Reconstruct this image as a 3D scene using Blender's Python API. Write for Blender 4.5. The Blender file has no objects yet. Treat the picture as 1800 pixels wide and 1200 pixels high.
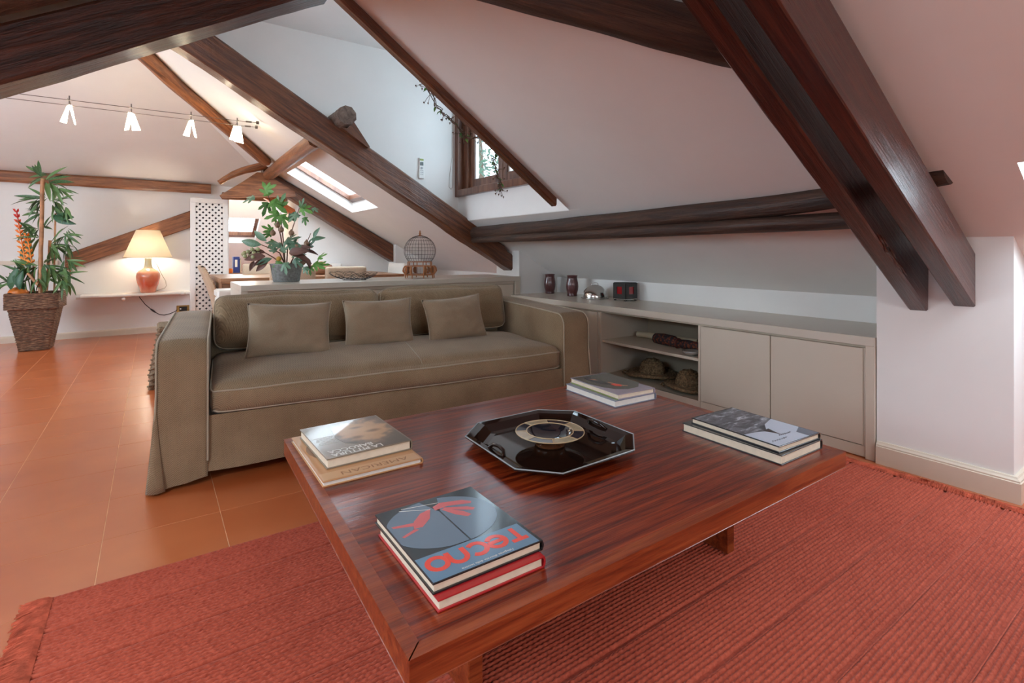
import bpy, bmesh, math, random
import numpy as np
from mathutils import Vector, Matrix, noise

random.seed(7)
R = math.radians
PI = math.pi
SC = bpy.context.scene
COL = SC.collection

# ------------------------------------------------------------------ camera
YAW = R(34.78)
cam_data = bpy.data.cameras.new('camera')
cam_data.sensor_width = 36.0
cam_data.lens = 910.0 / 1800.0 * 36.0
cam_data.shift_y = -(600 - 442.5) / 1800.0
cam_data.clip_start = 0.02
cam = bpy.data.objects.new('camera', cam_data)
cam.location = (0, 0, 1.05)
cam.rotation_euler = (R(90), 0, -YAW)
COL.objects.link(cam)
SC.camera = cam

# ------------------------------------------------------------------ sky, daylight, exposure
SC.view_settings.view_transform = 'Standard'
SC.view_settings.look = 'None'
SC.view_settings.gamma = 1.0
SC.view_settings.use_curve_mapping = False
SC.view_settings.exposure = 1.18
SKY = 7.6
world = bpy.data.worlds.new('overcast_sky')
SC.world = world
world.use_nodes = True
wb = world.node_tree.nodes['Background']
wb.inputs[0].default_value = (0.74, 0.88, 1.0, 1)
wb.inputs[1].default_value = SKY
SC.cycles.max_bounces = 10
SC.cycles.diffuse_bounces = 6
SC.cycles.glossy_bounces = 4
SC.cycles.transparent_max_bounces = 12
SC.cycles.sample_clamp_indirect = 6.0
SC.cycles.caustics_reflective = False
SC.cycles.caustics_refractive = False


def portal(name, loc, direction, sx, sy):
    """sky portal that lies in a window opening and lets daylight in"""
    l = bpy.data.lights.new(name, 'AREA')
    l.shape = 'RECTANGLE'
    l.size = sx
    l.size_y = sy
    l.cycles.is_portal = True
    o = bpy.data.objects.new(name, l)
    o.location = loc
    d = Vector(direction).normalized()
    o.rotation_euler = d.to_track_quat('-Z', 'Y').to_euler()
    COL.objects.link(o)
    return o


def point_lamp(name, loc, watts, color, radius=0.03):
    l = bpy.data.lights.new(name, 'POINT')
    l.energy = watts
    l.color = color
    l.shadow_soft_size = radius
    o = bpy.data.objects.new(name, l)
    o.location = loc
    COL.objects.link(o)
    return o


# unseen warm fill light added behind the camera, without a lamp body
point_lamp('rear_fill_light', (0.6, -1.7, 1.55), 7, (1.0, 0.80, 0.58), 0.16)


# ------------------------------------------------------------------ materials
def new_mat(name):
    m = bpy.data.materials.new(name)
    m.use_nodes = True
    nt = m.node_tree
    b = nt.nodes['Principled BSDF']
    return m, nt, b


def N(nt, kind, **kw):
    n = nt.nodes.new(kind)
    for k, v in kw.items():
        setattr(n, k, v)
    return n


def coords(nt, scale=(1, 1, 1), out='Object', rot=(0, 0, 0)):
    tc = N(nt, 'ShaderNodeTexCoord')
    mp = N(nt, 'ShaderNodeMapping')
    mp.inputs['Scale'].default_value = scale
    mp.inputs['Rotation'].default_value = rot
    src = N(nt, 'ShaderNodeNewGeometry').outputs['Position'] if out == 'World' else tc.outputs[out]
    nt.links.new(src, mp.inputs['Vector'])
    return mp.outputs['Vector']


def ramp(nt, src, stops):
    r = N(nt, 'ShaderNodeValToRGB')
    el = r.color_ramp.elements
    while len(el) < len(stops):
        el.new(0.5)
    for e, (p, c) in zip(el, stops):
        e.position = p
        e.color = (c[0], c[1], c[2], 1)
    nt.links.new(src, r.inputs[0])
    return r.outputs[0]


def noise_tex(nt, vec, scale, detail=4, rough=0.55, dist=0.0):
    n = N(nt, 'ShaderNodeTexNoise')
    n.inputs['Scale'].default_value = scale
    n.inputs['Detail'].default_value = detail
    n.inputs['Roughness'].default_value = rough
    n.inputs['Distortion'].default_value = dist
    nt.links.new(vec, n.inputs['Vector'])
    return n.outputs[0]


def add_bump(nt, b, height, strength, dist=0.01):
    bp = N(nt, 'ShaderNodeBump')
    bp.inputs['Strength'].default_value = strength
    bp.inputs['Distance'].default_value = dist
    nt.links.new(height, bp.inputs['Height'])
    nt.links.new(bp.outputs[0], b.inputs['Normal'])


def plain(name, c, rough=0.5, metal=0.0, coat=0.0, var=0.06, scale=12.0, bump=0.0, spec=0.5):
    m, nt, b = new_mat(name)
    b.inputs['Roughness'].default_value = rough
    b.inputs['Metallic'].default_value = metal
    b.inputs['Coat Weight'].default_value = coat
    b.inputs['Coat Roughness'].default_value = 0.08
    b.inputs['Specular IOR Level'].default_value = spec
    n = noise_tex(nt, coords(nt), scale)
    lo = [max(0, x * (1 - var)) for x in c]
    hi = [min(1, x * (1 + var)) for x in c]
    nt.links.new(ramp(nt, n, [(0.3, lo), (0.7, hi)]), b.inputs['Base Color'])
    if bump:
        add_bump(nt, b, n, bump)
    return m


def wood(name, dark, mid, light, rough=0.45, coat=0.3, grain=(1.2, 16, 16), bump=0.25, scale=2.2, rough_var=0.15, coat_bump=0.15, coat_rough=0.15):
    m, nt, b = new_mat(name)
    v = coords(nt, grain)
    n1 = noise_tex(nt, v, scale, 6, 0.6, 0.6)
    n2 = noise_tex(nt, v, scale * 5, 4, 0.6, 0.2)
    mx = N(nt, 'ShaderNodeMath', operation='MULTIPLY_ADD')
    nt.links.new(n2, mx.inputs[0])
    mx.inputs[1].default_value = 0.35
    nt.links.new(n1, mx.inputs[2])
    c = ramp(nt, mx.outputs[0], [(0.42, dark), (0.62, mid), (0.85, light)])
    nt.links.new(c, b.inputs['Base Color'])
    b.inputs['Coat Weight'].default_value = coat
    b.inputs['Coat Roughness'].default_value = 0.15
    mr = N(nt, 'ShaderNodeMapRange')
    nt.links.new(n1, mr.inputs[0])
    mr.inputs[3].default_value = max(0.29, rough - rough_var)
    mr.inputs[4].default_value = max(0.33, rough + rough_var)
    nt.links.new(mr.outputs[0], b.inputs['Roughness'])
    if bump:
        add_bump(nt, b, mx.outputs[0], bump, 0.02)
        if coat:
            bp = N(nt, 'ShaderNodeBump')
            bp.inputs['Strength'].default_value = coat_bump
            bp.inputs['Distance'].default_value = 0.01
            nt.links.new(n2, bp.inputs['Height'])
            nt.links.new(bp.outputs[0], b.inputs['Coat Normal'])
            b.inputs['Coat Roughness'].default_value = coat_rough
    return m


def weave(name, c1, c2, pitch=0.008, rough=0.9, bump=0.5, sheen=0.15):
    """herringbone twill; pitch is the width of one twill line in metres"""
    m, nt, b = new_mat(name)
    sp = N(nt, 'ShaderNodeSeparateXYZ')
    tc = N(nt, 'ShaderNodeTexCoord')
    nt.links.new(tc.outputs['Object'], sp.inputs[0])

    def mth(op, a, b_=None, c=None):
        n = N(nt, 'ShaderNodeMath', operation=op)
        for k, q in enumerate((a, b_, c)):
            if q is None:
                continue
            if isinstance(q, (int, float)):
                n.inputs[k].default_value = q
            else:
                nt.links.new(q, n.inputs[k])
        return n.outputs[0]
    u = mth('ADD', sp.outputs['X'], mth('MULTIPLY', sp.outputs['Y'], 0.83))
    v = mth('ADD', sp.outputs['Z'], mth('MULTIPLY', sp.outputs['Y'], 0.55))
    zig = mth('PINGPONG', u, pitch * 2.2)
    ph = mth('MULTIPLY', mth('ADD', v, zig), 2 * PI / pitch)
    tw = mth('MULTIPLY_ADD', mth('SINE', ph), 0.5, 0.5)
    n1 = noise_tex(nt, coords(nt), 420, 2)
    n2 = noise_tex(nt, coords(nt, (2, 2, 2)), 2.5, 3)
    a = mth('MULTIPLY_ADD', tw, 0.34, mth('MULTIPLY', n1, 0.55))
    a2 = mth('MULTIPLY_ADD', n2, 0.45, a)
    nt.links.new(ramp(nt, a2, [(0.35, c1), (1.05, c2)]), b.inputs['Base Color'])
    b.inputs['Roughness'].default_value = rough
    b.inputs['Sheen Weight'].default_value = sheen
    b.inputs['Specular IOR Level'].default_value = 0.2
    add_bump(nt, b, a, bump, 0.002)
    return m


def emit(name, c, s):
    m, nt, b = new_mat(name)
    b.inputs['Base Color'].default_value = (*c, 1)
    b.inputs['Emission Color'].default_value = (*c, 1)
    b.inputs['Emission Strength'].default_value = s
    return m


def thin_glass(name, tint=(1, 1, 1), refl=0.06):
    m, nt, b = new_mat(name)
    out = nt.nodes['Material Output']
    nt.nodes.remove(b)
    t = N(nt, 'ShaderNodeBsdfTransparent')
    t.inputs[0].default_value = (*tint, 1)
    g = N(nt, 'ShaderNodeBsdfGlossy')
    g.inputs['Roughness'].default_value = 0.02
    mx = N(nt, 'ShaderNodeMixShader')
    mx.inputs[0].default_value = refl
    nt.links.new(t.outputs[0], mx.inputs[1])
    nt.links.new(g.outputs[0], mx.inputs[2])
    nt.links.new(mx.outputs[0], out.inputs[0])
    return m


M = {}
M['plaster'] = plain('white_plaster', (0.775, 0.765, 0.745), 0.85, var=0.02, scale=3.0, bump=0.03, spec=0.2)
M['reveal'] = plain('white_paint', (0.82, 0.82, 0.81), 0.6, var=0.01, spec=0.3)
M['trim'] = plain('painted_trim', (0.68, 0.60, 0.49), 0.35, var=0.02)
M['trim_white'] = plain('white_trim', (0.76, 0.73, 0.69), 0.35, var=0.02)
M['cab'] = plain('greige_lacquer', (0.56, 0.49, 0.40), 0.38, var=0.015, scale=4)
M['cab_top'] = plain('greige_worktop', (0.56, 0.50, 0.42), 0.28, var=0.015, scale=4)
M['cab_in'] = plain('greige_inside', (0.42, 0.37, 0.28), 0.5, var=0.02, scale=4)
M['beam'] = wood('old_beam_wood', (0.026, 0.007, 0.003), (0.095, 0.027, 0.009), (0.21, 0.072, 0.026), 0.38, 0.4, bump=0.8)
M['beam_near'] = wood('dark_varnished_rafter', (0.010, 0.003, 0.002), (0.045, 0.011, 0.005), (0.11, 0.030, 0.013), 0.34, 0.5, bump=0.7)
M['beam_warm'] = wood('warm_beam_wood', (0.06, 0.018, 0.007), (0.20, 0.070, 0.025), (0.36, 0.14, 0.055), 0.45, 0.25, bump=0.4)
M['beam_dark'] = wood('dark_log_wood', (0.010, 0.004, 0.003), (0.040, 0.017, 0.010), (0.085, 0.040, 0.023), 0.6, 0.1, bump=0.7)
M['beam_red'] = wood('mahogany_stained_plank', (0.010, 0.0025, 0.002), (0.038, 0.0075, 0.005), (0.085, 0.020, 0.011), 0.30, 0.5, grain=(0.9, 22, 22), bump=0.35, rough_var=0.08)
M['beam_grey'] = wood('weathered_log_end', (0.05, 0.03, 0.022), (0.12, 0.080, 0.060), (0.22, 0.16, 0.13), 0.7, 0.0, grain=(4, 10, 10), bump=0.6)
M['beam_or'] = wood('orange_beam_wood', (0.28, 0.055, 0.012), (0.50, 0.12, 0.03), (0.6, 0.2, 0.06), 0.5, 0.1, bump=0.3)
M['win_wood'] = wood('window_frame_wood', (0.055, 0.017, 0.008), (0.12, 0.042, 0.020), (0.20, 0.085, 0.045), 0.35, 0.4, grain=(6, 6, 1), bump=0.1)
M['glass'] = thin_glass('window_pane_glass')
M['glass_dimmed'] = thin_glass('dimmed_window_glass', (0.60, 0.63, 0.64))  # grey tint added to dim the daylight through the dormer
M['table'] = wood('varnished_rosewood', (0.022, 0.0030, 0.0014), (0.130, 0.0125, 0.0035), (0.31, 0.050, 0.011), 0.32, 0.85, grain=(1.3, 34, 34), bump=0.10, scale=1.7, rough_var=0.06, coat_bump=0.10, coat_rough=0.05)
M['table'].node_tree.nodes['Principled BSDF'].inputs['Specular IOR Level'].default_value = 0.15
M['table_edge'] = wood('varnished_rosewood_edge', (0.07, 0.009, 0.003), (0.19, 0.030, 0.008), (0.32, 0.070, 0.019), 0.2, 0.15, grain=(1.5, 30, 30), bump=0.08, scale=1.7, rough_var=0.05)
M['dining'] = wood('dining_table_wood', (0.14, 0.06, 0.028), (0.30, 0.15, 0.075), (0.46, 0.26, 0.15), 0.4, 0.2, bump=0.1)
M['fabric'] = weave('taupe_sofa_fabric', (0.128, 0.082, 0.044), (0.36, 0.256, 0.155), 0.0085)
M['pillow'] = weave('taupe_linen', (0.18, 0.127, 0.078), (0.37, 0.28, 0.19), 0.004, bump=0.3)
M['piping'] = weave('sofa_piping', (0.26, 0.21, 0.145), (0.46, 0.39, 0.29), 0.004, bump=0.2)
M['chair'] = weave('cream_chair_fabric', (0.48, 0.37, 0.26), (0.70, 0.57, 0.43), 0.008, bump=0.3)
M['chair_white'] = weave('white_chair_cover', (0.66, 0.62, 0.56), (0.80, 0.77, 0.72), 0.008, bump=0.2)
M['chair_back'] = weave('studded_chair_fabric', (0.34, 0.22, 0.13), (0.62, 0.46, 0.32), 0.012, bump=0.8)
M['terracotta'] = None
M['paper'] = plain('book_pages', (0.72, 0.62, 0.48), 0.8, var=0.05, scale=60)
M['paper_white'] = plain('white_book_pages', (0.75, 0.72, 0.66), 0.8, var=0.03, scale=60)
M['black_cover'] = plain('black_book_cover', (0.012, 0.012, 0.014), 0.22, coat=0.4)
M['chrome'] = plain('polished_steel', (0.62, 0.60, 0.57), 0.2, 1.0, var=0.01)
M['brass'] = plain('brass_plate', (0.42, 0.25, 0.08), 0.35, 0.7)
M['black'] = plain('black_plastic', (0.012, 0.011, 0.010), 0.35)
M['white_plastic'] = plain('white_plastic', (0.72, 0.72, 0.70), 0.35, var=0.01)
M['wire'] = plain('dark_iron_wire', (0.045, 0.04, 0.038), 0.45, 0.6)
M['cable'] = plain('steel_cable', (0.16, 0.14, 0.13), 0.4, 0.7)


def make_floor_mat():
    m, nt, b = new_mat('painted_terracotta')
    v = coords(nt, (1, 1, 1), 'World')
    big = noise_tex(nt, v, 1.4, 4, 0.6)
    streak = noise_tex(nt, coords(nt, (1.0, 2.2, 1), 'World', rot=(0, 0, R(8))), 2.0, 3, 0.5)
    oi = N(nt, 'ShaderNodeObjectInfo')
    a = N(nt, 'ShaderNodeMath', operation='MULTIPLY_ADD')
    nt.links.new(oi.outputs['Random'], a.inputs[0])
    a.inputs[1].default_value = 0.10
    nt.links.new(big, a.inputs[2])
    a2 = N(nt, 'ShaderNodeMath', operation='MULTIPLY_ADD')
    nt.links.new(streak, a2.inputs[0])
    a2.inputs[1].default_value = 0.45
    nt.links.new(a.outputs[0], a2.inputs[2])
    nt.links.new(ramp(nt, a2.outputs[0], [(0.5, (0.40, 0.083, 0.020)), (1.3, (0.53, 0.142, 0.042))]), b.inputs['Base Color'])
    mr = N(nt, 'ShaderNodeMapRange')
    nt.links.new(streak, mr.inputs[0])
    mr.inputs[3].default_value = 0.29
    mr.inputs[4].default_value = 0.37
    nt.links.new(mr.outputs[0], b.inputs['Roughness'])
    b.inputs['Coat Weight'].default_value = 0.5
    b.inputs['Coat Roughness'].default_value = 0.22
    return m


M['floor'] = make_floor_mat()
M['grout'] = plain('floor_joint_filler', (0.66, 0.36, 0.20), 0.7, var=0.25, scale=9)


def make_rug_mat():
    m, nt, b = new_mat('brick_red_braided_wool')
    n1 = noise_tex(nt, coords(nt, (1, 1, 1)), 90, 3)
    n2 = noise_tex(nt, coords(nt, (0.6, 1, 1)), 1.6, 2)
    a = N(nt, 'ShaderNodeMath', operation='MULTIPLY_ADD')
    nt.links.new(n2, a.inputs[0])
    a.inputs[1].default_value = 0.5
    nt.links.new(n1, a.inputs[2])
    nt.links.new(ramp(nt, a.outputs[0], [(0.45, (0.265, 0.040, 0.021)), (1.0, (0.52, 0.110, 0.062))]), b.inputs['Base Color'])
    b.inputs['Roughness'].default_value = 0.95
    b.inputs['Sheen Weight'].default_value = 0.12
    b.inputs['Specular IOR Level'].default_value = 0.1
    add_bump(nt, b, n1, 0.6, 0.003)
    return m


M['rug'] = make_rug_mat()
M['fringe'] = plain('brick_red_wool_tufts', (0.48, 0.105, 0.058), 0.95, var=0.35, scale=35, spec=0.1)


# ------------------------------------------------------------------ mesh helpers
class MB:
    """collects shapes into one mesh"""

    def __init__(self):
        self.v = []
        self.f = []
        self.s = []

    def add(self, verts, faces, smooth=False):
        o = len(self.v)
        self.v += [tuple(p) for p in verts]
        self.f += [tuple(i + o for i in f) for f in faces]
        self.s += [smooth] * len(faces)
        return self

    def box(self, x0, x1, y0, y1, z0, z1):
        v = [(x, y, z) for z in (z0, z1) for y in (y0, y1) for x in (x0, x1)]
        return self.add(v, [(0, 2, 3, 1), (4, 5, 7, 6), (0, 1, 5, 4), (2, 6, 7, 3), (0, 4, 6, 2), (1, 3, 7, 5)])

    def prism(self, poly, axis, a, b):
        """poly: 2d points; extruded along axis from a to b. axis 0: poly=(y,z); 1: (x,z); 2: (x,y)"""
        def P(p, t):
            return [(t, p[0], p[1]), (p[0], t, p[1]), (p[0], p[1], t)][axis]
        n = len(poly)
        v = [P(p, a) for p in poly] + [P(p, b) for p in poly]
        f = [tuple(range(n)), tuple(range(2 * n - 1, n - 1, -1))]
        f += [(i, (i + 1) % n, n + (i + 1) % n, n + i) for i in range(n)]
        return self.add(v, f)

    def tube(self, pts, r, seg=8, closed=False, smooth=True, cap=True):
        pts = [Vector(p) for p in pts]
        n = len(pts)
        rad = r if hasattr(r, '__len__') else [r] * n
        rings = []
        prev = None
        for i, p in enumerate(pts):
            if closed:
                t = pts[(i + 1) % n] - pts[i - 1]
            else:
                t = pts[min(i + 1, n - 1)] - pts[max(i - 1, 0)]
            if t.length < 1e-9:
                t = Vector((0, 0, 1))
            t.normalize()
            if prev is None:
                u = t.orthogonal().normalized()
            else:
                u = prev - t * prev.dot(t)
                u = u.normalized() if u.length > 1e-6 else t.orthogonal().normalized()
            prev = u
            w = t.cross(u)
            rings.append([p + (u * math.cos(2 * PI * k / seg) + w * math.sin(2 * PI * k / seg)) * rad[i] for k in range(seg)])
        v = [q for rg in rings for q in rg]
        f = []
        m = n if closed else n - 1
        for i in range(m):
            j = (i + 1) % n
            for k in range(seg):
                l = (k + 1) % seg
                f.append((i * seg + k, i * seg + l, j * seg + l, j * seg + k))
        self.add(v, f, smooth)
        if cap and not closed:
            self.add(rings[0], [tuple(range(seg - 1, -1, -1))])
            self.add(rings[-1], [tuple(range(seg))])
        return self

    def lathe(self, prof, seg=32, center=(0, 0, 0), smooth=True, mod=None):
        """prof: list of (radius, z)"""
        v = []
        n = len(prof)
        for i, (r, z) in enumerate(prof):
            for k in range(seg):
                a = 2 * PI * k / seg
                rr = r * (mod(a, z) if mod else 1)
                v.append((center[0] + rr * math.cos(a), center[1] + rr * math.sin(a), center[2] + z))
        f = []
        for i in range(n - 1):
            for k in range(seg):
                l = (k + 1) % seg
                f.append((i * seg + k, i * seg + l, (i + 1) * seg + l, (i + 1) * seg + k))
        return self.add(v, f, smooth)

    def grid(self, fn, nu, nv, smooth=True, closed_u=False):
        """fn(u, v) with u, v in 0..1"""
        v = []
        mu = nu if closed_u else nu + 1
        for i in range(mu):
            for j in range(nv + 1):
                v.append(fn(i / nu, j / nv))
        f = []
        for i in range(nu):
            for j in range(nv):
                a = i * (nv + 1) + j
                b = ((i + 1) % mu) * (nv + 1) + j
                f.append((a, b, b + 1, a + 1))
        return self.add(v, f, smooth)

    def ball(self, c, r, seg=14, rings=8, sz=1.0):
        prof = []
        for i in range(rings + 1):
            t = -PI / 2 + PI * i / rings
            prof.append((max(1e-4, r * math.cos(t)), r * sz * math.sin(t)))
        return self.lathe(prof, seg, c)

    def mesh(self, name, mat, bevel=0.0, weld=False, bseg=2):
        me = bpy.data.meshes.new(name)
        me.from_pydata(self.v, [], self.f)
        me.polygons.foreach_set('use_smooth', self.s)
        bm = bmesh.new()
        bm.from_mesh(me)
        if weld or bevel:
            bmesh.ops.remove_doubles(bm, verts=bm.verts, dist=1e-5)
        if bevel:
            ed = [e for e in bm.edges if len(e.link_faces) == 2 and e.calc_face_angle(0) > R(30)]
            bmesh.ops.bevel(bm, geom=ed, offset=bevel, segments=bseg, affect='EDGES', profile=0.5, clamp_overlap=True)
        bmesh.ops.recalc_face_normals(bm, faces=bm.faces)
        bm.to_mesh(me)
        bm.free()
        for mm in (mat if isinstance(mat, (list, tuple)) else [mat]):
            me.materials.append(mm)
        return me

    def build(self, name, mat, parent=None, bevel=0.0, weld=False, bseg=2, label=None, kind=None):
        o = bpy.data.objects.new(name, self.mesh(name, mat, bevel, weld, bseg))
        COL.objects.link(o)
        if parent is not None:
            o.parent = parent
        if label:
            o['label'] = label
        if kind:
            o['kind'] = kind
        return o


def tag(o, label, cat, group=None):
    o['label'] = label
    o['category'] = cat
    if group:
        o['group'] = group
    return o


def thing(name, label, cat, loc=(0, 0, 0), rz=0.0, group=None):
    o = bpy.data.objects.new(name, None)
    o.empty_display_size = 0.05
    COL.objects.link(o)
    o.location = loc
    o.rotation_euler = (0, 0, rz)
    return tag(o, label, cat, group)


def inst(src, name, parent, mat4):
    """another piece that shares mesh data"""
    o = bpy.data.objects.new(name, src)
    COL.objects.link(o)
    o.parent = parent
    o.matrix_local = mat4
    return o


def struct(o):
    o['kind'] = 'structure'
    return o


def nz(x, y=0.0, z=0.0):
    return noise.noise(Vector((x, y, z)))


# slope of the roof on the right
def ZS(x):
    return 0.781 + 0.56 * (3.577 - x)


def arc(cx, cy, r, a0, a1, n):
    return [(cx + r * math.cos(R(a0 + (a1 - a0) * i / n)), cy + r * math.sin(R(a0 + (a1 - a0) * i / n))) for i in range(n + 1)]


# =================================================================== SETTING
# ---- floor: a bed of joint filler with square painted tiles set into it
fl = MB()
fl.box(-3.4, 4.0, -2.6, 11.2, -0.12, -0.0007)
floor = struct(fl.build('floor', M['grout']))
TP = 0.375
tb = MB()
tb.box(-TP / 2 + 0.0012, TP / 2 - 0.0009, -TP / 2 + 0.0012, TP / 2 - 0.0009, -0.012, 0.0)
tile_mesh = tb.mesh('tile', M['floor'], bevel=0.0006, bseg=1)
cells = []
for i in range(-8, 13):
    for j in range(-17, 30):
        cx, cy = -0.15 + TP * (i + 0.5), 3.52 + TP * (j + 0.5)
        if not (-3.3 < cx < 3.95 and -2.5 < cy < 11.0):
            continue
        vx = cx * math.sin(YAW) + cy * math.cos(YAW)
        rx = cx * math.cos(YAW) - cy * math.sin(YAW)
        hid = (0.0 < cx < 2.7 and cy < 1.85) or (0.9 < cx < 3.0 and 4.6 < cy < 8.2) or cx > 3.2
        seen = vx > 0.6 and abs(rx) < vx * 1.10 and cy < 8.4 and not hid
        cells.append((0 if seen else 1, vx, cx, cy))
cells.sort()
single = cells[:296]
rest = cells[296:]
for _, _, cx, cy in single:
    inst(tile_mesh, 'tile', floor, Matrix.Translation((cx, cy, 0)))
rb = MB()
for _, _, cx, cy in rest:
    h = TP / 2 - 0.0009
    rb.box(cx - h, cx + h, cy - h, cy + h, -0.012, 0.0)
rb.build('outlying_tiles', M['floor'], floor, kind='stuff')

# ---- sloped ceiling on the right, with the dormer and two roof windows cut out of it
HOLES = [(-0.24, 2.55, 2.88, 4.62), (1.36, 2.17, 5.87, 6.82), (2.53, 3.20, -0.50, 0.488)]


def YD(x):
    """near edge of the dormer opening, not quite square to the wall"""
    return 2.60 + 0.185 * (x - 0.83)


def slope_ceiling():
    xs = sorted({-0.24, 3.72} | {h[0] for h in HOLES} | {h[1] for h in HOLES})
    ys = sorted({-2.6, 8.3} | {h[2] for h in HOLES} | {h[3] for h in HOLES})
    TH = 0.24
    mb = MB()

    def hole(i, j):
        if i < 0 or j < 0 or i >= len(xs) - 1 or j >= len(ys) - 1:
            return True
        cx, cy = (xs[i] + xs[i + 1]) / 2, (ys[j] + ys[j + 1]) / 2
        return any(h[0] < cx < h[1] and h[2] < cy < h[3] for h in HOLES)
    for i in range(len(xs) - 1):
        for j in range(len(ys) - 1):
            if hole(i, j):
                continue
            a, b, c, d = xs[i], xs[i + 1], ys[j], ys[j + 1]
            def ye(x, y):
                return YD(x) if y == 2.88 and x < 2.56 else y
            lo = [(a, ye(a, c), ZS(a)), (b, ye(b, c), ZS(b)), (b, ye(b, d), ZS(b)), (a, ye(a, d), ZS(a))]
            hi = [(p[0], p[1], p[2] + TH) for p in lo]
            f = [(0, 3, 2, 1), (4, 5, 6, 7)]
            if hole(i, j - 1):
                f.append((0, 1, 5, 4))
            if hole(i + 1, j):
                f.append((1, 2, 6, 5))
            if hole(i, j + 1):
                f.append((2, 3, 7, 6))
            if hole(i - 1, j):
                f.append((3, 0, 4, 7))
            mb.add(lo + hi, f)
    return mb


struct(slope_ceiling().build('ceiling', M['plaster'], weld=True))

# flat top ceiling, hip slope over the lamp wall, left slope over the camera, dormer ceiling
c2 = MB()
c2.box(-3.55, -0.20, 2.9, 5.60, 2.92, 3.05)
c2.box(-0.24, 2.75, 2.24, 4.78, 2.92, 3.05)
struct(c2.build('ceiling', M['plaster']))


def ZH(y):
    return 1.96 + 0.35 * (8.2 - y)


hp = [(-3.5, 8.32), (1.56, 8.32), (-0.225, 5.457), (-3.5, 5.457)]
c3 = MB()
lo = [(x, y, ZH(y)) for x, y in hp]
hi = [(x, y, ZH(y) + 0.12) for x, y in hp]
n = len(hp)
c3.add(lo + hi, [tuple(range(n - 1, -1, -1)), tuple(range(n, 2 * n))] + [(i, (i + 1) % n, n + (i + 1) % n, n + i) for i in range(n)])
struct(c3.build('ceiling', M['plaster']))


def ZL(x):
    return 1.93 + 0.582 * (x + 0.454)


c4 = MB()
LH_ = (-1.75, -0.95, 0.1, 1.6)  # skylight opening added out of view to brighten the left floor and rug
xs_, ys_ = [-2.1, LH_[0], LH_[1], 0.55], [-2.6, LH_[2], LH_[3], 3.0]
for i in range(3):
    for j in range(3):
        if i == 1 and j == 1:
            continue
        a, b, c, d = xs_[i], xs_[i + 1], ys_[j], ys_[j + 1]
        q = [(a, c, ZL(a)), (b, c, ZL(b)), (b, d, ZL(b)), (a, d, ZL(a))]
        c4.add(q + [(p[0], p[1], p[2] + 0.14) for p in q], [(0, 3, 2, 1), (4, 5, 6, 7), (0, 1, 5, 4), (1, 2, 6, 5), (2, 3, 7, 6), (3, 0, 4, 7)])
struct(c4.build('ceiling', M['plaster']))

# ---- walls
w = MB()
w.box(3.577, 3.72, -2.6, 8.3, -0.1, ZS(3.577) + 0.05)
struct(w.build('wall_right', M['plaster']))
w = MB()   # pier that carries the near rafters
w.prism([(2.98, -0.1), (3.60, -0.1), (3.60, ZS(3.60) + 0.02), (2.98, ZS(2.98) + 0.02)], 1, 0.585, 1.088)
struct(w.build('wall_right', M['plaster']))
w = MB()   # pier at the far end of the low cabinet
w.prism([(3.075, -0.1), (3.60, -0.1), (3.60, ZS(3.60) + 0.02), (3.075, ZS(3.075) + 0.02)], 1, 4.30, 4.72)
struct(w.build('wall_right', M['plaster']))
w = MB()   # small pier under the far rafter
w.prism([(2.905, -0.1), (3.60, -0.1), (3.60, ZS(3.60) + 0.02), (2.905, ZS(2.905) + 0.02)], 1, 7.15, 7.45)
struct(w.build('wall_right', M['plaster']))
w = MB()   # lamp wall
w.box(-3.5, 0.87, 8.2, 8.34, -0.1, 2.02)
w.box(0.87, 1.72, 8.2, 8.34, 1.80, 2.3)
struct(w.build('wall_back', M['plaster']))
w = MB()   # wall below the far right rafter
w.prism([(1.625, -0.1), (3.60, -0.1), (3.60, ZS(3.60) + 0.02), (1.625, ZS(1.625) + 0.02)], 1, 7.42, 8.34)
struct(w.build('wall_back', M['plaster']))
w = MB()
w.box(0.74, 0.87, 8.34, 11.3, -0.1, 2.6)
w.box(3.20, 3.35, 8.34, 11.3, -0.1, 2.6)
w.box(0.74, 3.35, 10.9, 11.05, -0.1, 0.8)
struct(w.build('wall_back', M['plaster']))
w = MB()   # dormer cheeks and the wall that holds the dormer window
w.prism([(-0.24, ZS(-0.24) + 0.002), (2.56, ZS(2.56) + 0.002), (2.75, ZS(2.56)), (2.75, 2.95), (-0.24, 2.95)], 1, 4.612, 4.76)
struct(w.build('wall_left', M['plaster']))
w = MB()
q = [(-0.24, ZS(-0.24) + 0.01), (2.56, ZS(2.56) + 0.01), (2.75, ZS(2.56)), (2.75, 2.95), (-0.24, 2.95)]
w.add([(x, YD(x) + 0.006, z) for x, z in q] + [(x, YD(x) - 0.14, z) for x, z in q], [(0, 1, 2, 3, 4), (9, 8, 7, 6, 5)] + [(k, (k + 1) % 5, 5 + (k + 1) % 5, 5 + k) for k in range(5)])
struct(w.build('wall_right', M['plaster']))
WY0, WY1, WZ0, WZ1 = 3.12, 4.575, 1.66, 2.74
w = MB()
w.box(2.541, 2.70, 2.80, 4.70, ZS(2.55) + 0.003, WZ0)
w.box(2.541, 2.70, 2.80, 4.70, WZ1, 2.95)
w.box(2.541, 2.70, 2.80, WY0, WZ0, WZ1)
w.box(2.541, 2.70, WY1, 4.70, WZ0, WZ1)
struct(w.build('wall_right', M['reveal']))
w = MB()   # gable fill above the left slope and the low wall on the left of the camera
w.prism([(-3.4, -0.1), (-2.0, -0.1), (-2.0, ZL(-2.0)), (0.55, ZL(0.55)), (0.62, 2.47), (-0.2, 2.95), (-3.4, 2.95)], 1, 2.90, 3.0)
w.box(-2.12, -2.0, -2.6, 2.95, -0.1, ZL(-2.0) + 0.1)
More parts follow.
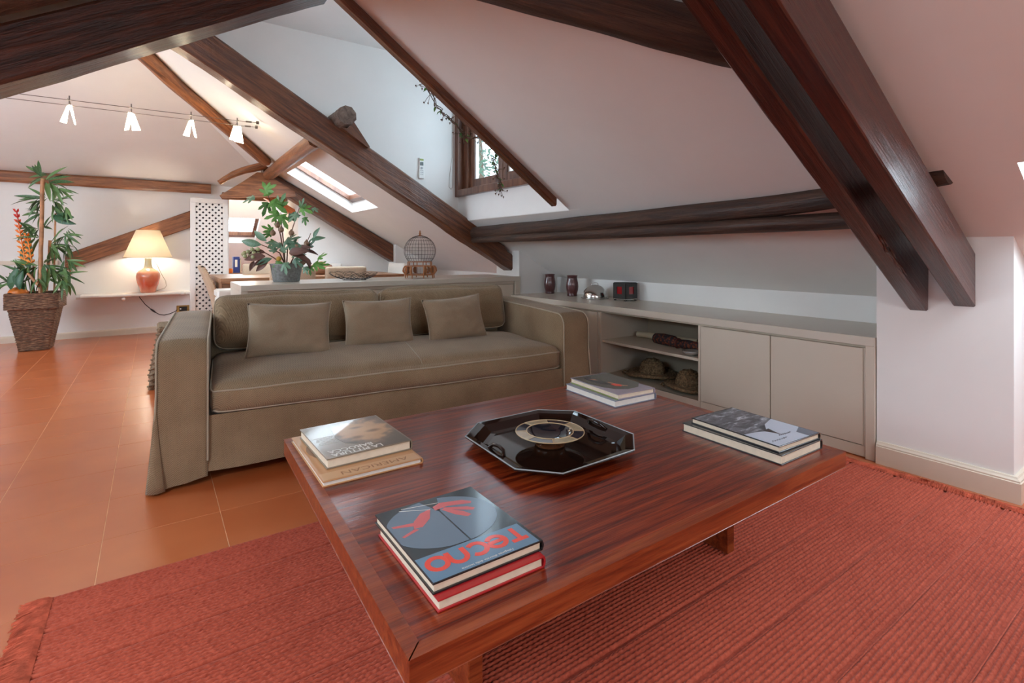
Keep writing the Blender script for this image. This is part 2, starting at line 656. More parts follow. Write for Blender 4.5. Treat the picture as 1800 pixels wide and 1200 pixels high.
struct(w.build('wall_left', M['plaster']))
LY0, LY1, LZ0, LZ1 = 3.3, 6.0, 0.9, 2.1  # opening added in the unseen left wall to let in more light
w = MB()
w.box(-3.52, -3.4, 2.9, LY0, -0.1, 3.0)
w.box(-3.52, -3.4, LY1, 8.34, -0.1, 3.0)
w.box(-3.52, -3.4, LY0, LY1, -0.1, LZ0)
w.box(-3.52, -3.4, LY0, LY1, LZ1, 3.0)
struct(w.build('wall_left', M['plaster']))
RX0, RX1, RZ0, RZ1 = -0.5, 0.9, 1.0, 1.75  # opening added in the unseen rear wall for fill light
w = MB()
w.box(-2.1, RX0, -2.72, -2.6, -0.1, 2.7)
w.box(RX1, 3.72, -2.72, -2.6, -0.1, 2.7)
w.box(RX0, RX1, -2.72, -2.6, -0.1, RZ0)
w.box(RX0, RX1, -2.72, -2.6, RZ1, 2.7)
struct(w.build('wall_front', M['plaster']))

# room beyond the lattice: roof slope with a small roof window
def ZB(y):
    return 1.6 - 0.66 * (y - 9.5)


BX0, BX1, BY0, BY1 = 0.98, 1.48, 9.50, 10.10
mb = MB()
xs, ys = [0.8, BX0, BX1, 3.3], [8.34, BY0, BY1, 11.0]
for i in range(3):
    for j in range(3):
        if i == 1 and j == 1:
            continue
        a, b, c, d = xs[i], xs[i + 1], ys[j], ys[j + 1]
        q = [(a, c, ZB(c)), (b, c, ZB(c)), (b, d, ZB(d)), (a, d, ZB(d))]
        mb.add(q + [(p[0], p[1], p[2] + 0.2) for p in q], [(0, 1, 2, 3), (7, 6, 5, 4), (0, 4, 5, 1), (1, 5, 6, 2), (2, 6, 7, 3), (3, 7, 4, 0)])
struct(mb.build('ceiling', M['plaster']))


# ---- windows
def sloped_window(name, x0, x1, y0, y1, zf, nrm, lift):
    """roof window laid on the slope zf(x, y), lifted along the vertical"""
    def P(x, y, k=0.0):
        return (x, y, zf(x, y) + lift + k)
    w_ = 0.055
    mb = MB()

    def bar(a, b, c, d):
        lo_ = [P(a, c), P(b, c), P(b, d), P(a, d)]
        hi_ = [(p[0], p[1], p[2] + 0.06) for p in lo_]
        mb.add(lo_ + hi_, [(0, 3, 2, 1), (4, 5, 6, 7), (0, 1, 5, 4), (1, 2, 6, 5), (2, 3, 7, 6), (3, 0, 4, 7)])
    bar(x0, x0 + w_, y0, y1)
    bar(x1 - w_, x1, y0, y1)
    bar(x0 + w_, x1 - w_, y0, y0 + w_)
    bar(x0 + w_, x1 - w_, y1 - w_, y1)
    fr = struct(mb.build(name, M['win_wood']))
    g = MB()
    q = [P(x0 + w_, y0 + w_, .03), P(x1 - w_, y0 + w_, .03), P(x1 - w_, y1 - w_, .03), P(x0 + w_, y1 - w_, .03)]
    g.add(q + [(p[0], p[1], p[2] + 0.006) for p in q], [(0, 3, 2, 1), (4, 5, 6, 7), (0, 1, 5, 4), (1, 2, 6, 5), (2, 3, 7, 6), (3, 0, 4, 7)])
    g.build('pane', M['glass'], fr)
    cx, cy = (x0 + x1) / 2, (y0 + y1) / 2
    s = math.hypot(1, zf(1, 0) - zf(0, 0))
    t = math.hypot(1, zf(0, 1) - zf(0, 0))
    l = portal(name + '_daylight', (cx, cy, zf(cx, cy) + lift + 0.08), tuple(-k for k in nrm), (x1 - x0) * s, (y1 - y0) * t)
    z = Vector(nrm).normalized()
    x = Vector((1, 0, zf(1, 0) - zf(0, 0))).normalized()
    m = Matrix((x, z.cross(x), z)).transposed().to_4x4()
    m.translation = l.location
    l.matrix_world = m
    return fr


h = HOLES[1]
w2 = sloped_window('window_2', h[0], h[1], h[2], h[3], lambda x, y: ZS(x), (0.56, 0, 1), 0.13)
rb = MB()
rb.tube([(h[0] + 0.03, h[2] + 0.075, ZS(h[0] + .03) + 0.11), (h[1] - 0.03, h[2] + 0.075, ZS(h[1] - .03) + 0.11)], 0.016, 8)
rb.build('blind_rail', M['white_plastic'], w2, label='white roller blind rail')
h = HOLES[2]
sloped_window('window_3', h[0], h[1], h[2], h[3], lambda x, y: ZS(x), (0.56, 0, 1), 0.16)
sloped_window('window_4', BX0, BX1, BY0, BY1, lambda x, y: ZB(y), (0, 0.66, 1), 0.10)

sloped_window('window_7_added', LH_[0], LH_[1], LH_[2], LH_[3], lambda x, y: ZL(x), (-0.582, 0, 1), 0.10)  # added skylight, out of view, lights the floor and rug on the left

# dormer window: outer frame, two casements with panes, sill board
wn = MB()
FX0, FX1 = 2.50, 2.68
wn.box(FX0, FX1, WY1 - 0.03, WY1 + 0.035, WZ0 - 0.06, WZ1 + 0.06)
wn.box(FX0, FX1, WY0 - 0.035, WY0 + 0.03, WZ0 - 0.06, WZ1 + 0.06)
wn.box(FX0, FX1, WY0 + 0.03, WY1 - 0.03, WZ1, WZ1 + 0.06)
wn.box(FX0 - 0.01, FX1, WY0 + 0.03, WY1 - 0.03, WZ0 - 0.06, WZ0 + 0.005)
win1 = struct(wn.build('window_1', M['win_wood'], bevel=0.004))
mid = (WY0 + WY1) / 2 + 0.02
for ya, yb in ((WY0 + 0.03, mid - 0.004), (mid + 0.004, WY1 - 0.125)):
    cs = MB()
    st, bt = 0.065, 0.10
    x0, x1 = 2.585, 2.64
    cs.box(x0, x1, ya, ya + st, WZ0 + 0.005, WZ1)
    cs.box(x0, x1, yb - st, yb, WZ0 + 0.005, WZ1)
    cs.box(x0, x1, ya + st, yb - st, WZ0 + 0.005, WZ0 + bt)
    cs.box(x0, x1, ya + st, yb - st, WZ1 - st, WZ1)
    c_ = cs.build('casement', M['win_wood'], win1, bevel=0.004)
    pb = MB()
    for yy in (ya + st, yb - st - 0.028):
        pb.box(2.60, 2.63, yy, yy + 0.028, WZ0 + bt, WZ1 - st)
    pb.build('glazing_bead', M['reveal'], c_, label='white glazing bead')
    gl = MB()
    gl.box(2.612, 2.617, ya + st, yb - st, WZ0 + bt, WZ1 - st)
    gl.build('pane', M['glass_dimmed'], c_)
jb = MB()
jb.box(2.56, 2.66, WY1 - 0.125, WY1 - 0.03, WZ0 + 0.005, WZ1)
jb.build('jamb', M['win_wood'], win1, bevel=0.004)
portal('window_1_daylight', (2.69, (WY0 + WY1) / 2, (WZ0 + WZ1) / 2), (-1, 0, 0), WZ1 - WZ0, WY1 - WY0)
portal('window_5_daylight', (-3.45, (LY0 + LY1) / 2, (LZ0 + LZ1) / 2), (1, 0, 0), LZ1 - LZ0, LY1 - LY0)
portal('window_6_daylight', ((RX0 + RX1) / 2, -2.66, (RZ0 + RZ1) / 2), (0, 1, 0), RX1 - RX0, RZ1 - RZ0)


def casement_frame(name, axis, t, a0, a1, z0, z1):
    mb = MB()
    def bx(p, q, r, s):
        if axis == 0:
            mb.box(t - .03, t + .03, p, q, r, s)
        else:
            mb.box(p, q, t - .03, t + .03, r, s)
    m_ = (a0 + a1) / 2
    for p, q, r, s in ((a0, a0 + .06, z0, z1), (a1 - .06, a1, z0, z1), (a0 + .06, a1 - .06, z0, z0 + .06), (a0 + .06, a1 - .06, z1 - .06, z1), (m_ - .04, m_ + .04, z0 + .06, z1 - .06)):
        bx(p, q, r, s)
    return struct(mb.build(name, M['win_wood']))


casement_frame('window_5', 0, -3.46, LY0, LY1, LZ0, LZ1)  # frame of the added left window, never in view
casement_frame('window_6', 1, -2.66, RX0, RX1, RZ0, RZ1)  # frame of the added fill window behind the camera


# ---- baseboards with a small moulding on top
def baseboard(name, pts, h_, mat):
    """pts: front line at floor level; the board grows to the left of its direction"""
    mb = MB()
    prof = [(0.0, 0.0), (0.0, h_ * 0.80), (-0.004, h_ * 0.82), (-0.004, h_ * 0.88), (-0.012, h_ * 0.94), (-0.016, h_), (-0.03, h_), (-0.03, 0.0)]
    rings = []
    for i, p in enumerate(pts):
        p = Vector((p[0], p[1], 0))
        d0 = (Vector((*pts[i], 0)) - Vector((*pts[i - 1], 0))).normalized() if i else None
        d1 = (Vector((*pts[i + 1], 0)) - Vector((*pts[i], 0))).normalized() if i < len(pts) - 1 else None
        n0 = Vector((-d0.y, d0.x, 0)) if d0 else None
        n1 = Vector((-d1.y, d1.x, 0)) if d1 else None
        if n0 and n1:
            nn = (n0 + n1).normalized()
            nn = nn / max(0.3, nn.dot(n0))
        else:
            nn = n0 or n1
        rings.append([p - nn * o + Vector((0, 0, z)) for o, z in prof])
    k = len(prof)
    for i in range(len(rings) - 1):
        a, b = rings[i], rings[i + 1]
        mb.add(a + b, [(j, (j + 1) % k, k + (j + 1) % k, k + j) for j in range(k)])
    mb.add(rings[0], [tuple(range(k))])
    mb.add(rings[-1], [tuple(range(k - 1, -1, -1))])
    return struct(mb.build(name, mat))


baseboard('baseboard_right', [(2.952, 1.083), (2.952, 0.557), (3.577, 0.557)], 0.108, M['trim'])
baseboard('baseboard_back', [(-3.4, 8.172), (0.87, 8.172)], 0.078, M['trim'])
baseboard('baseboard_front', [(3.549, 0.557), (3.549, -2.6)], 0.108, M['trim'])
lg = MB()
lg.box(-3.4, -0.93, 8.175, 8.2, 0.90, 0.945)
struct(lg.build('trim_1', M['trim']))


# =================================================================== TIMBERS
def place(mb, name, mat, origin, xdir, up=(0, 0, 1), smooth=False, bevel=0.0):
    """links a mesh given in world coordinates as an object whose x axis runs along the timber"""
    x = Vector(xdir).normalized()
    z = Vector(up)
    z = (z - x * z.dot(x)).normalized()
    y = z.cross(x)
    m = Matrix((x, y, z)).transposed().to_4x4()
    m.translation = Vector(origin)
    inv = m.inverted()
    mb.v = [tuple(inv @ Vector(p)) for p in mb.v]
    if smooth:
        mb.s = [True] * len(mb.s)
    o = mb.build(name, mat, bevel=bevel)
    o.matrix_world = m
    return o


def loft(mb, rings, smooth=False):
    k = len(rings[0])
    for i in range(len(rings) - 1):
        mb.add(rings[i] + rings[i + 1], [(j, (j + 1) % k, k + (j + 1) % k, k + j) for j in range(k)], smooth)
    mb.add(rings[0], [tuple(range(k - 1, -1, -1))])
    mb.add(rings[-1], [tuple(range(k))])


def rafter(name, label, x0, x1, y0, y1, bot, top, mat, jit=0.004, seg=26, ch=0.012, seed=0.0, group=None, cap=None):
    """squared timber in a plane of constant y; vertical end cuts"""
    rings = []
    for i in range(seg + 1):
        x = x0 + (x1 - x0) * i / seg
        zb, zt = bot(x), top(x)
        if cap:
            zt = min(zt, cap(x))
        zt = max(zt, zb + 0.012)
        c = min(ch, (zt - zb) * 0.3)
        j = [jit * nz(x * 2.6 + seed, k * 5.3) + jit * 0.5 * nz(x * 9 + seed, k * 3.1 + 9) for k in range(8)]
        pr = [(y0 + c + j[0] * .3, zb + j[0]), (y1 - c + j[1] * .3, zb + j[1]), (y1 + j[2], zb + c), (y1 + j[3], zt - c), (y1 - c, zt + j[4] * .3), (y0 + c, zt + j[5] * .3), (y0 + j[6], zt - c), (y0 + j[7], zb + c)]
        rings.append([Vector((x, p[0], p[1])) for p in pr])
    mb = MB()
    loft(mb, rings)
    xm = (x0 + x1) / 2
    d = (x1 - x0, 0, bot(x1) - bot(x0))
    o = place(mb, name, mat, (xm, (y0 + y1) / 2, bot(xm)), d)
    return tag(o, label, 'beam', group)


# near truss: two mahogany planks side by side
rafter('rafter_plank', 'polished dark red plank beam nearest the camera, ending on the white pier', 0.57, 2.978, 0.709, 0.788,
       lambda x: 0.805 + 0.545 * (2.98 - x), lambda x: 1.045 + 0.545 * (2.98 - x), M['beam_red'], 0.0015, 30, 0.005, 1.0)
rafter('rafter_plank', 'second dark red plank beam, behind the polished one, with a split knot low down', 0.57, 2.978, 0.878, 0.955,
       lambda x: 0.772 + 0.583 * (2.98 - x), lambda x: 1.02 + 0.562 * (2.98 - x), M['beam_red'], 0.004, 60, 0.007, 5.0)
kn = MB()
for i in range(9):
    xx = 2.44 + 0.030 * i
    zz = 0.772 + 0.583 * (2.98 - xx) + 0.012 + 0.012 * math.sin(i * 1.9)
    kn.tube([(xx - 0.035, 0.8765, zz + 0.028), (xx, 0.8750, zz + 0.006 * math.sin(i * 2.3)), (xx + 0.04, 0.8765, zz - 0.020)], [0.0015, 0.0065, 0.0015], 6)
knot = place(kn, 'split_knot', M['beam_near'], (2.55, 0.876, 1.0), (1, 0, -0.58))
pln = [o for o in COL.objects if o.name.startswith('rafter_plank')][-1]
knot.parent = pln
knot.matrix_parent_inverse = pln.matrix_world.inverted()
knot['label'] = 'raised split knot'
# left rafters
rafter('roof_rafter', 'thick dark rafter crossing the upper left corner of the picture', -1.97, 0.74, 2.60, 2.80,
       lambda x: 1.657 + 0.582 * (x + 0.454), lambda x: 1.884 + 0.582 * (x + 0.454), M['beam_near'], 0.007, 34, 0.016, 2.0, cap=lambda x: ZS(x) - 0.012)
rafter('ceiling_board', 'greyish board above the thick rafter in the upper left corner of the picture', -1.97, 0.45, 1.95, 2.592,
       lambda x: 1.898 + 0.582 * (x + 0.454), lambda x: 1.924 + 0.582 * (x + 0.454), M['beam_grey'], 0.002, 20, 0.004, 3.0)


def t2b(x):
    return 0.803 + 0.572 * (3.162 - x) + 0.012 * nz(x * 1.7, 4.0)


def t2t(x):
    if x > 2.99:
        return 0.985 + (3.162 - x) * 0.50
    return 1.125 + 0.592 * (2.98 - x) + 0.010 * nz(x * 1.3, 8.0)


rafter('roof_rafter', 'long rough-hewn rafter rising from the back cabinet to the upper left', -0.05, 3.162, 4.42, 4.60, t2b, t2t, M['beam'], 0.012, 70, 0.018, 11.0)
rafter('roof_rafter', 'far rafter sloping down over the pale blue wall behind the dining chairs', 1.16, 2.898, 7.22, 7.40,
       lambda x: 1.905 - 0.602 * (x - 1.23), lambda x: 2.15 - 0.58 * (x - 1.2), M['beam'], 0.005, 24, 0.012, 17.0, cap=lambda x: ZS(x) - 0.01)
rafter('roof_rafter', 'brown rafter climbing the white wall behind the table lamp', -0.86, 0.86, 8.13, 8.205,
       lambda x: 0.861 + 0.428 * (x + 0.778), lambda x: 1.033 + 0.455 * (x + 0.831), M['beam_warm'], 0.005, 24, 0.01, 23.0, cap=lambda x: 1.9)
rafter('wall_beam', 'horizontal brown beam on the white wall above the potted palm', -3.3, 0.655, 8.11, 8.20,
       lambda x: 1.842 + 0.010 * nz(x, 3.3), lambda x: 1.975 + 0.012 * nz(x * .8, 6.1), M['beam_warm'], 0.008, 40, 0.02, 29.0)
rafter('wall_beam', 'short dark lintel beam over the passage behind the fig plant', 0.79, 1.60, 8.10, 8.20,
       lambda x: 1.775, lambda x: 1.87, M['beam_warm'], 0.003, 10, 0.01, 31.0)
rafter('roof_strut', 'bright orange strut behind the leaves of the fig plant', 1.24, 1.625, 7.60, 7.72,
       lambda x: 1.66 - 0.62 * (x - 1.42), lambda x: 1.80 - 0.60 * (x - 1.35), M['beam_or'], 0.003, 8, 0.008, 37.0)
rings = []
for k in range(31):
    x = 0.30 + (2.395 - 0.30) * k / 30
    y, z = YD(x), ZS(x)
    jz = 0.004 * nz(x * 4, 1.0)
    wx_ = 0.062 + 0.006 * nz(x * 3, 7.0)
    rings.append([Vector((x, y - 0.006, z - 0.004)), Vector((x, y - 0.006, z - 0.050 + jz)), Vector((x, y + 0.006, z - 0.060 + jz)), Vector((x, y + wx_ - 0.01, z - 0.060 + jz)), Vector((x, y + wx_, z - 0.048 + jz)), Vector((x, y + wx_, z + 0.03)), Vector((x, y + 0.01, z + 0.03)), Vector((x, y + 0.01, z - 0.004))])
db = MB()
loft(db, rings)
tag(place(db, 'dormer_beam', M['beam'], (1.35, YD(1.35), ZS(1.35)), (1, 0.185, -0.56)), 'slim dark beam along the near edge of the dormer opening', 'beam')

# gusset plate that joins the far rafters
gp = MB()
gp.prism([(0.675, 1.735), (0.70, 1.70), (1.535, 1.775), (1.52, 1.835), (1.36, 1.93), (1.15, 2.045), (1.08, 2.045), (0.90, 1.90)], 1, 7.16, 7.215)
tag(place(gp, 'gusset_plate', M['beam_warm'], (1.1, 7.19, 1.85), (1, 0, 0.05), bevel=0.004), 'triangular plank plate joining the far rafters above the fig plant', 'beam')

def log(name, label, pts, rad, mat, seg=12, jit=0.10, seed=0.0, squash=1.0, group=None, up=(0, 0, 1)):
    """rough round timber along a 3d path"""
    n_ = len(pts) - 1
    fine = []
    m = 40
    for i in range(m + 1):
        t = i / m * n_
        k = min(int(t), n_ - 1)
        f = t - k
        P = [Vector(pts[max(0, min(n_, k + q))]) for q in (-1, 0, 1, 2)]
        fine.append(0.5 * (2 * P[1] + (P[2] - P[0]) * f + (2 * P[0] - 5 * P[1] + 4 * P[2] - P[3]) * f * f + (3 * P[1] - P[0] - 3 * P[2] + P[3]) * f ** 3))
    rr = rad if hasattr(rad, '__len__') else (rad, rad)
    rings = []
    for i, p in enumerate(fine):
        t = (fine[min(m, i + 1)] - fine[max(0, i - 1)]).normalized()
        z = Vector(up)
        z = (z - t * z.dot(t)).normalized()
        y = z.cross(t)
        r = rr[0] + (rr[1] - rr[0]) * i / m
        ring = []
        for k in range(seg):
            a = 2 * PI * k / seg
            s = r * (1 + jit * nz(math.cos(a) * 1.2 + seed, math.sin(a) * 1.2, i * 0.16) + jit * 0.6 * nz(k * 1.7 + seed, i * 0.05))
            ring.append(p + y * math.cos(a) * s + z * math.sin(a) * s * squash)
        rings.append(ring)
    mb = MB()
    loft(mb, rings, True)
    mb.s[-1] = mb.s[-2] = False
    o = place(mb, name, mat, fine[m // 2], fine[-1] - fine[0], up)
    return tag(o, label, 'beam', group)


log('purlin_log', 'dark rough upper purlin log running along the slope above the low cabinet', [(2.58, 0.695, 1.365), (2.60, 1.3, 1.290), (2.60, 2.4, 1.262), (2.61, 3.5, 1.248), (2.62, 4.41, 1.235)], (0.052, 0.062), M['beam_dark'], seed=2)
log('purlin_log', 'thin dark lower purlin log below the rough one above the low cabinet', [(2.60, 0.96, 1.195), (2.60, 2.6, 1.180), (2.61, 4.41, 1.172)], (0.050, 0.040), M['beam_dark'], seed=7, squash=0.85)
log('diagonal_log', 'thick dark log crossing the ceiling at the top, behind the red planks', [(1.74, 1.03, 1.775), (1.569, 1.157, 1.836), (1.271, 1.46, 1.992), (0.85, 1.89, 2.21)], (0.083, 0.092), M['beam_dark'], 14, 0.06, seed=12)
log('hip_rafter', 'brown hip rafter descending from the upper left to the far gusset plate', [(-0.30, 5.20, 2.88), (-0.053, 5.50, 2.753), (0.185, 5.80, 2.617), (0.43, 6.02, 2.480), (0.905, 6.46, 2.214), (1.10, 6.66, 2.105)], (0.080, 0.070), M['beam_warm'], 8, 0.05, seed=18, squash=0.75)
log('purlin_log', 'squared brown purlin joining the far gusset plate to the long rafter', [(1.19, 4.77, 2.045), (1.195, 6.0, 2.035), (1.215, 7.21, 2.025)], (0.072, 0.070), M['beam_warm'], 8, 0.04, seed=21)
log('curved_timber', 'short curved weathered timber lying over the far gusset plate', [(0.66, 7.17, 1.885), (0.80, 7.15, 1.99), (0.98, 7.14, 2.075), (1.36, 7.13, 2.20)], (0.030, 0.055), M['beam_warm'], 9, 0.12, seed=24)
log('purlin_stub', 'sawn round log end resting on top of the long rafter', [(1.315, 4.27, 2.175), (1.315, 4.45, 2.17), (1.315, 4.66, 2.165)], (0.080, 0.083), M['beam_grey'], 9, 0.05, seed=27)
wd = MB()
wd.prism([(1.345, 2.085), (1.40, 2.145), (1.535, 1.955), (1.53, 1.945), (1.30, 2.09)], 1, 4.36, 4.60)
tag(place(wd, 'wedge_block', M['beam'], (1.45, 4.48, 2.02), (0.6, 0, -0.5), bevel=0.003), 'wooden wedge chocking the log end on the long rafter', 'beam')


# =================================================================== LOW CABINETS
def rbx(parent, name, mat, x0, x1, y0, y1, z0, z1, bevel=0.0015, label=None):
    mb = MB()
    mb.box(x0, x1, y0, y1, z0, z1)
    return mb.build(name, mat, parent, bevel=bevel, bseg=1, label=label)


CF = 2.98        # front plane of the cabinet under the slope
# worktop with its end upright
top = thing('cabinet_worktop', 'long greige worktop of the low cabinet under the sloped ceiling', 'worktop', (CF, 2.7, 0.574))
rbx(top, 'slab', M['cab_top'], -0.012, 0.597, -1.608, 1.60, 0.0, 0.046)
rbx(top, 'end_upright', M['cab'], -0.010, 0.10, -1.608, -1.565, -0.574, 0.0)
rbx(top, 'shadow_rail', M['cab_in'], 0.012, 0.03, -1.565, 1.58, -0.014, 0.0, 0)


def unit(name, label, ya, yb, doors):
    u = thing(name, label, 'cabinet', (CF, ya, 0))
    wd_ = yb - ya
    t = 0.018
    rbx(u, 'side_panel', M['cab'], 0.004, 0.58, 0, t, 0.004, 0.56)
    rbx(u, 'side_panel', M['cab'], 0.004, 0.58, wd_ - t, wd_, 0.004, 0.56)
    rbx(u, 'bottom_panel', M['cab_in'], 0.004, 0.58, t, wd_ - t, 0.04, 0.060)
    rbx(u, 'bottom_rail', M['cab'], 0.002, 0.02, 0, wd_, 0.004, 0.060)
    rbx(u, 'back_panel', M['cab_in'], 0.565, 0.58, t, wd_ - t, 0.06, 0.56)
    for a, b in doors:
        rbx(u, 'door', M['cab'], -0.002, 0.018, a + 0.0025, b - 0.0025, 0.064, 0.558, 0.002)
    return u


unit('cabinet_unit', 'closed double-door unit of the low cabinet beside the white pier', 1.138, 2.105, [(0.008, 0.493), (0.493, 0.965)])
ou = unit('cabinet_unit', 'open shelf unit of the low cabinet holding straw hats', 2.106, 3.05, [])
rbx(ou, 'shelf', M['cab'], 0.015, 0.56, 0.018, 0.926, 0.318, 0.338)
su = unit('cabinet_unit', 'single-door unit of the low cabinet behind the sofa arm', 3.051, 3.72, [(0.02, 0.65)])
unit('cabinet_unit', 'last unit of the low cabinet, in the corner behind the sofa', 3.721, 4.295, [(0.0, 0.55)])
# tear-shaped grey patch, darker than the door behind the sofa arm
tear_patch = MB()
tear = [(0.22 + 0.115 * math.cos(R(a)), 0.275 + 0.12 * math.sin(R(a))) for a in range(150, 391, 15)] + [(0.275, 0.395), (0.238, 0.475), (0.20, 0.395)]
tear_patch.prism(tear, 0, -0.0026, -0.0021)
tear_patch.build('door_patch', plain('grey_patch', (0.40, 0.355, 0.30), 0.5, var=0.12, scale=120), su, label='tear-shaped grey patch')
# back cabinet
BF = 4.28
bt = thing('sideboard_worktop', 'greige worktop on the back cabinet carrying the birdcage and the fig plant', 'worktop', (0.535, BF, 0.757))
rbx(bt, 'slab', M['cab_top'], 0.0, 2.535, -0.012, 0.63, 0.0, 0.044)
rbx(bt, 'end_upright', M['cab_top'], 0.0, 0.045, -0.010, 0.62, -0.757, 0.0, label='left upright')
rbx(bt, 'end_upright', M['cab'], 2.475, 2.535, -0.010, 0.62, -0.757, 0.0, label='right upright')
sb = thing('sideboard', 'long greige back cabinet with three doors behind the sofa', 'cabinet', (0.58, BF, 0))
rbx(sb, 'carcass', M['cab_in'], 0.005, 2.425, 0.035, 0.60, 0.003, 0.754)
rbx(sb, 'top_rail', M['cab'], 0.002, 2.428, 0.018, 0.034, 0.728, 0.755)
for a, b in ((0.012, 0.625), (0.63, 1.822), (1.827, 2.418)):
    rbx(sb, 'door', M['cab'], a, b, 0.012, 0.032, 0.05, 0.724, 0.002)
sx = thing('storage_box', 'small white box just left of the back cabinet', 'box', (0.455, 5.0, 0.0))
rbx(sx, 'body', M['trim_white'], 0, 0.16, 0, 0.3, 0.001, 0.655, 0.012)
rbx(sx, 'lid', M['trim_white'], -0.006, 0.166, -0.006, 0.306, 0.656, 0.722, 0.014)


# =================================================================== SOFA
def box_cushion(wd_, d, h_, r, bulge_top=0.0, bulge_front=0.0, wr=0.0, seed=0.0, n=14, bulge_side=0.0):
    """soft box, origin at the middle of its underside"""
    mb = MB()
    hx, hy, hz = wd_ / 2, d / 2, h_ / 2

    def shape(p):
        x, y, z = p
        ix, iy, iz = hx - r, hy - r, hz - min(r, hz * 0.95)
        c = Vector((max(-ix, min(ix, x)), max(-iy, min(iy, y)), max(-iz, min(iz, z))))
        d_ = Vector(p) - c
        if d_.length > 1e-9:
            mxr = Vector((min(r, hx), min(r, hy), min(r, hz)))
            dn = d_.normalized()
            d_ = dn * min(r, hz * 0.95) if h_ < 2 * r else dn * r
        q = c + d_
        u, v, t = x / hx, y / hy, z / hz
        q.z += bulge_top * (1 - u ** 4) * (1 - v * v) * max(0, t)
        q.y -= bulge_front * (1 - u ** 4) * (1 - t * t) * max(0, -v)
        q.y += bulge_front * (1 - u ** 4) * (1 - t * t) * max(0, v)
        q.x += bulge_side * (1 - v * v) * (1 - t * t) * u
        if wr:
            q.z += wr * nz(q.x * 3.2 + seed, q.y * 4.0, q.z * 3) * max(0, t)
            q.y += wr * nz(q.x * 3.5 + seed, q.z * 5.0, q.y * 2 + 7)
        return (q.x, q.y, q.z + hz)
    m = max(4, int(n))
    nx = max(m, int(m * wd_ / max(d, h_)))
    ny = m
    nzz = max(6, m // 2 + 2)

    def lin(t, s, k):     # denser near the edges
        t = 2 * t - 1
        return s * (math.copysign(1 - (1 - abs(t)) ** 1.5, t))
    for sgn in (-1, 1):
        mb.grid(lambda u, v: shape((lin(u, hx, 0), lin(v, hy, 0), sgn * hz)), nx, ny)
        mb.grid(lambda u, v: shape((lin(u, hx, 0), sgn * hy, lin(v, hz, 0))), nx, nzz)
        mb.grid(lambda u, v: shape((sgn * hx, lin(u, hy, 0), lin(v, hz, 0))), ny, nzz)
    return mb, shape


def rounded_rect(hx, hy, r, n=6):
    pts = []
    for cx, cy, a in ((hx - r, hy - r, 0), (-hx + r, hy - r, 90), (-hx + r, -hy + r, 180), (hx - r, -hy + r, 270)):
        pts += arc(cx, cy, r, a, a + 90, n)
    return pts


SA = R(-5.5)
sofa = thing('sofa', 'three-seat sofa in taupe woven slipcover facing the coffee table', 'sofa', (0.012, 2.735, 0), SA)
SL, SD, AW = 2.36, 1.10, 0.195     # length, depth, arm width
AH = 0.645


def arm(x0, x1, outer):
    """arm with a rounded top front and a flared skirt; outer: -1 left arm, 1 right arm"""
    prof = []     # (y, z) along the front and the top
    for z in (0.030, 0.10, 0.18, 0.26, 0.34, 0.42, 0.50, 0.565):
        prof.append((0.012 + 0.0 * z, z))
    prof += [(0.012 + 0.07 * (1 - math.cos(R(a))), 0.565 + 0.08 * math.sin(R(a))) for a in (18, 36, 54, 72, 90)]
    for y in (0.2, 0.35, 0.5, 0.65, 0.8, 0.95, 1.06):
        prof.append((y, AH + 0.030 * (y / 1.1)))
    prof += [(1.09, AH + 0.01), (1.10, 0.5), (1.10, 0.03)]
    nu = 14
    mb = MB()

    def P(i, u):
        y, z = prof[i]
        x = x0 + (x1 - x0) * u
        fl_ = max(0.0, 1 - z / 0.42)
        side = (1 - u) if outer < 0 else u
        if y < 0.05:
            y -= 0.035 * fl_ ** 1.3 * (0.35 + 0.65 * side) + 0.008 * fl_ * nz(u * 4, z * 6, outer)
            z -= 0.0 + 0.030 * (fl_ ** 3) * (side - 0.15)
        x += outer * (0.024 if outer < 0 else 0.04) * fl_ ** 1.3 * side
        crown = 0.010 * (1 - (2 * u - 1) ** 4)
        if y > 0.05 and z > 0.6:
            z += crown
        else:
            y -= crown * 0.5
        return (x, y, z)
    pr = [[P(i, j / nu) for j in range(nu + 1)] for i in range(len(prof))]
    v = [p for row in pr for p in row]
    k = nu + 1
    mb.add(v, [(i * k + j, i * k + j + 1, (i + 1) * k + j + 1, (i + 1) * k + j) for i in range(len(prof) - 1) for j in range(nu)], True)
    # side walls
    for j, x in ((0, x0), (nu, x1)):
        ring = [pr[i][j] for i in range(len(prof))]
        rows = []
        for i in range(13):      # split front z rows to the back
            y, z = prof[i]
            a = pr[i][j]
            row = [a]
            for s in (0.2, 0.4, 0.6, 0.8):
                yy = a[1] + (1.10 - a[1]) * s
                zz = a[2] if i < 12 else AH + 0.03 * yy / 1.1
                row.append((a[0], yy, min(zz, a[2] + 0.03)))
            row.append((a[0], 1.10, a[2]))
            rows.append(row)
        vv = [p for r_ in rows for p in r_]
        mb.add(vv, [(i * 6 + q, i * 6 + q + 1, (i + 1) * 6 + q + 1, (i + 1) * 6 + q) for i in range(12) for q in range(5)], True)
    return mb.build('arm', M['fabric'], sofa, weld=True), pr


armL, prL = arm(0.0, AW, -1)
armR, prR = arm(SL - AW, SL, 1)
for pr, inner, outer_ in ((prL, -1, 0), (prR, 0, -1)):
    for j in (inner, outer_):
        path = [Vector(r_[j]) + Vector((0, -0.003, 0.003)) for r_ in pr[1:-3]]
        mb = MB()
        mb.tube(path, 0.0048, 6)
        mb.build('piping', M['piping'], sofa)
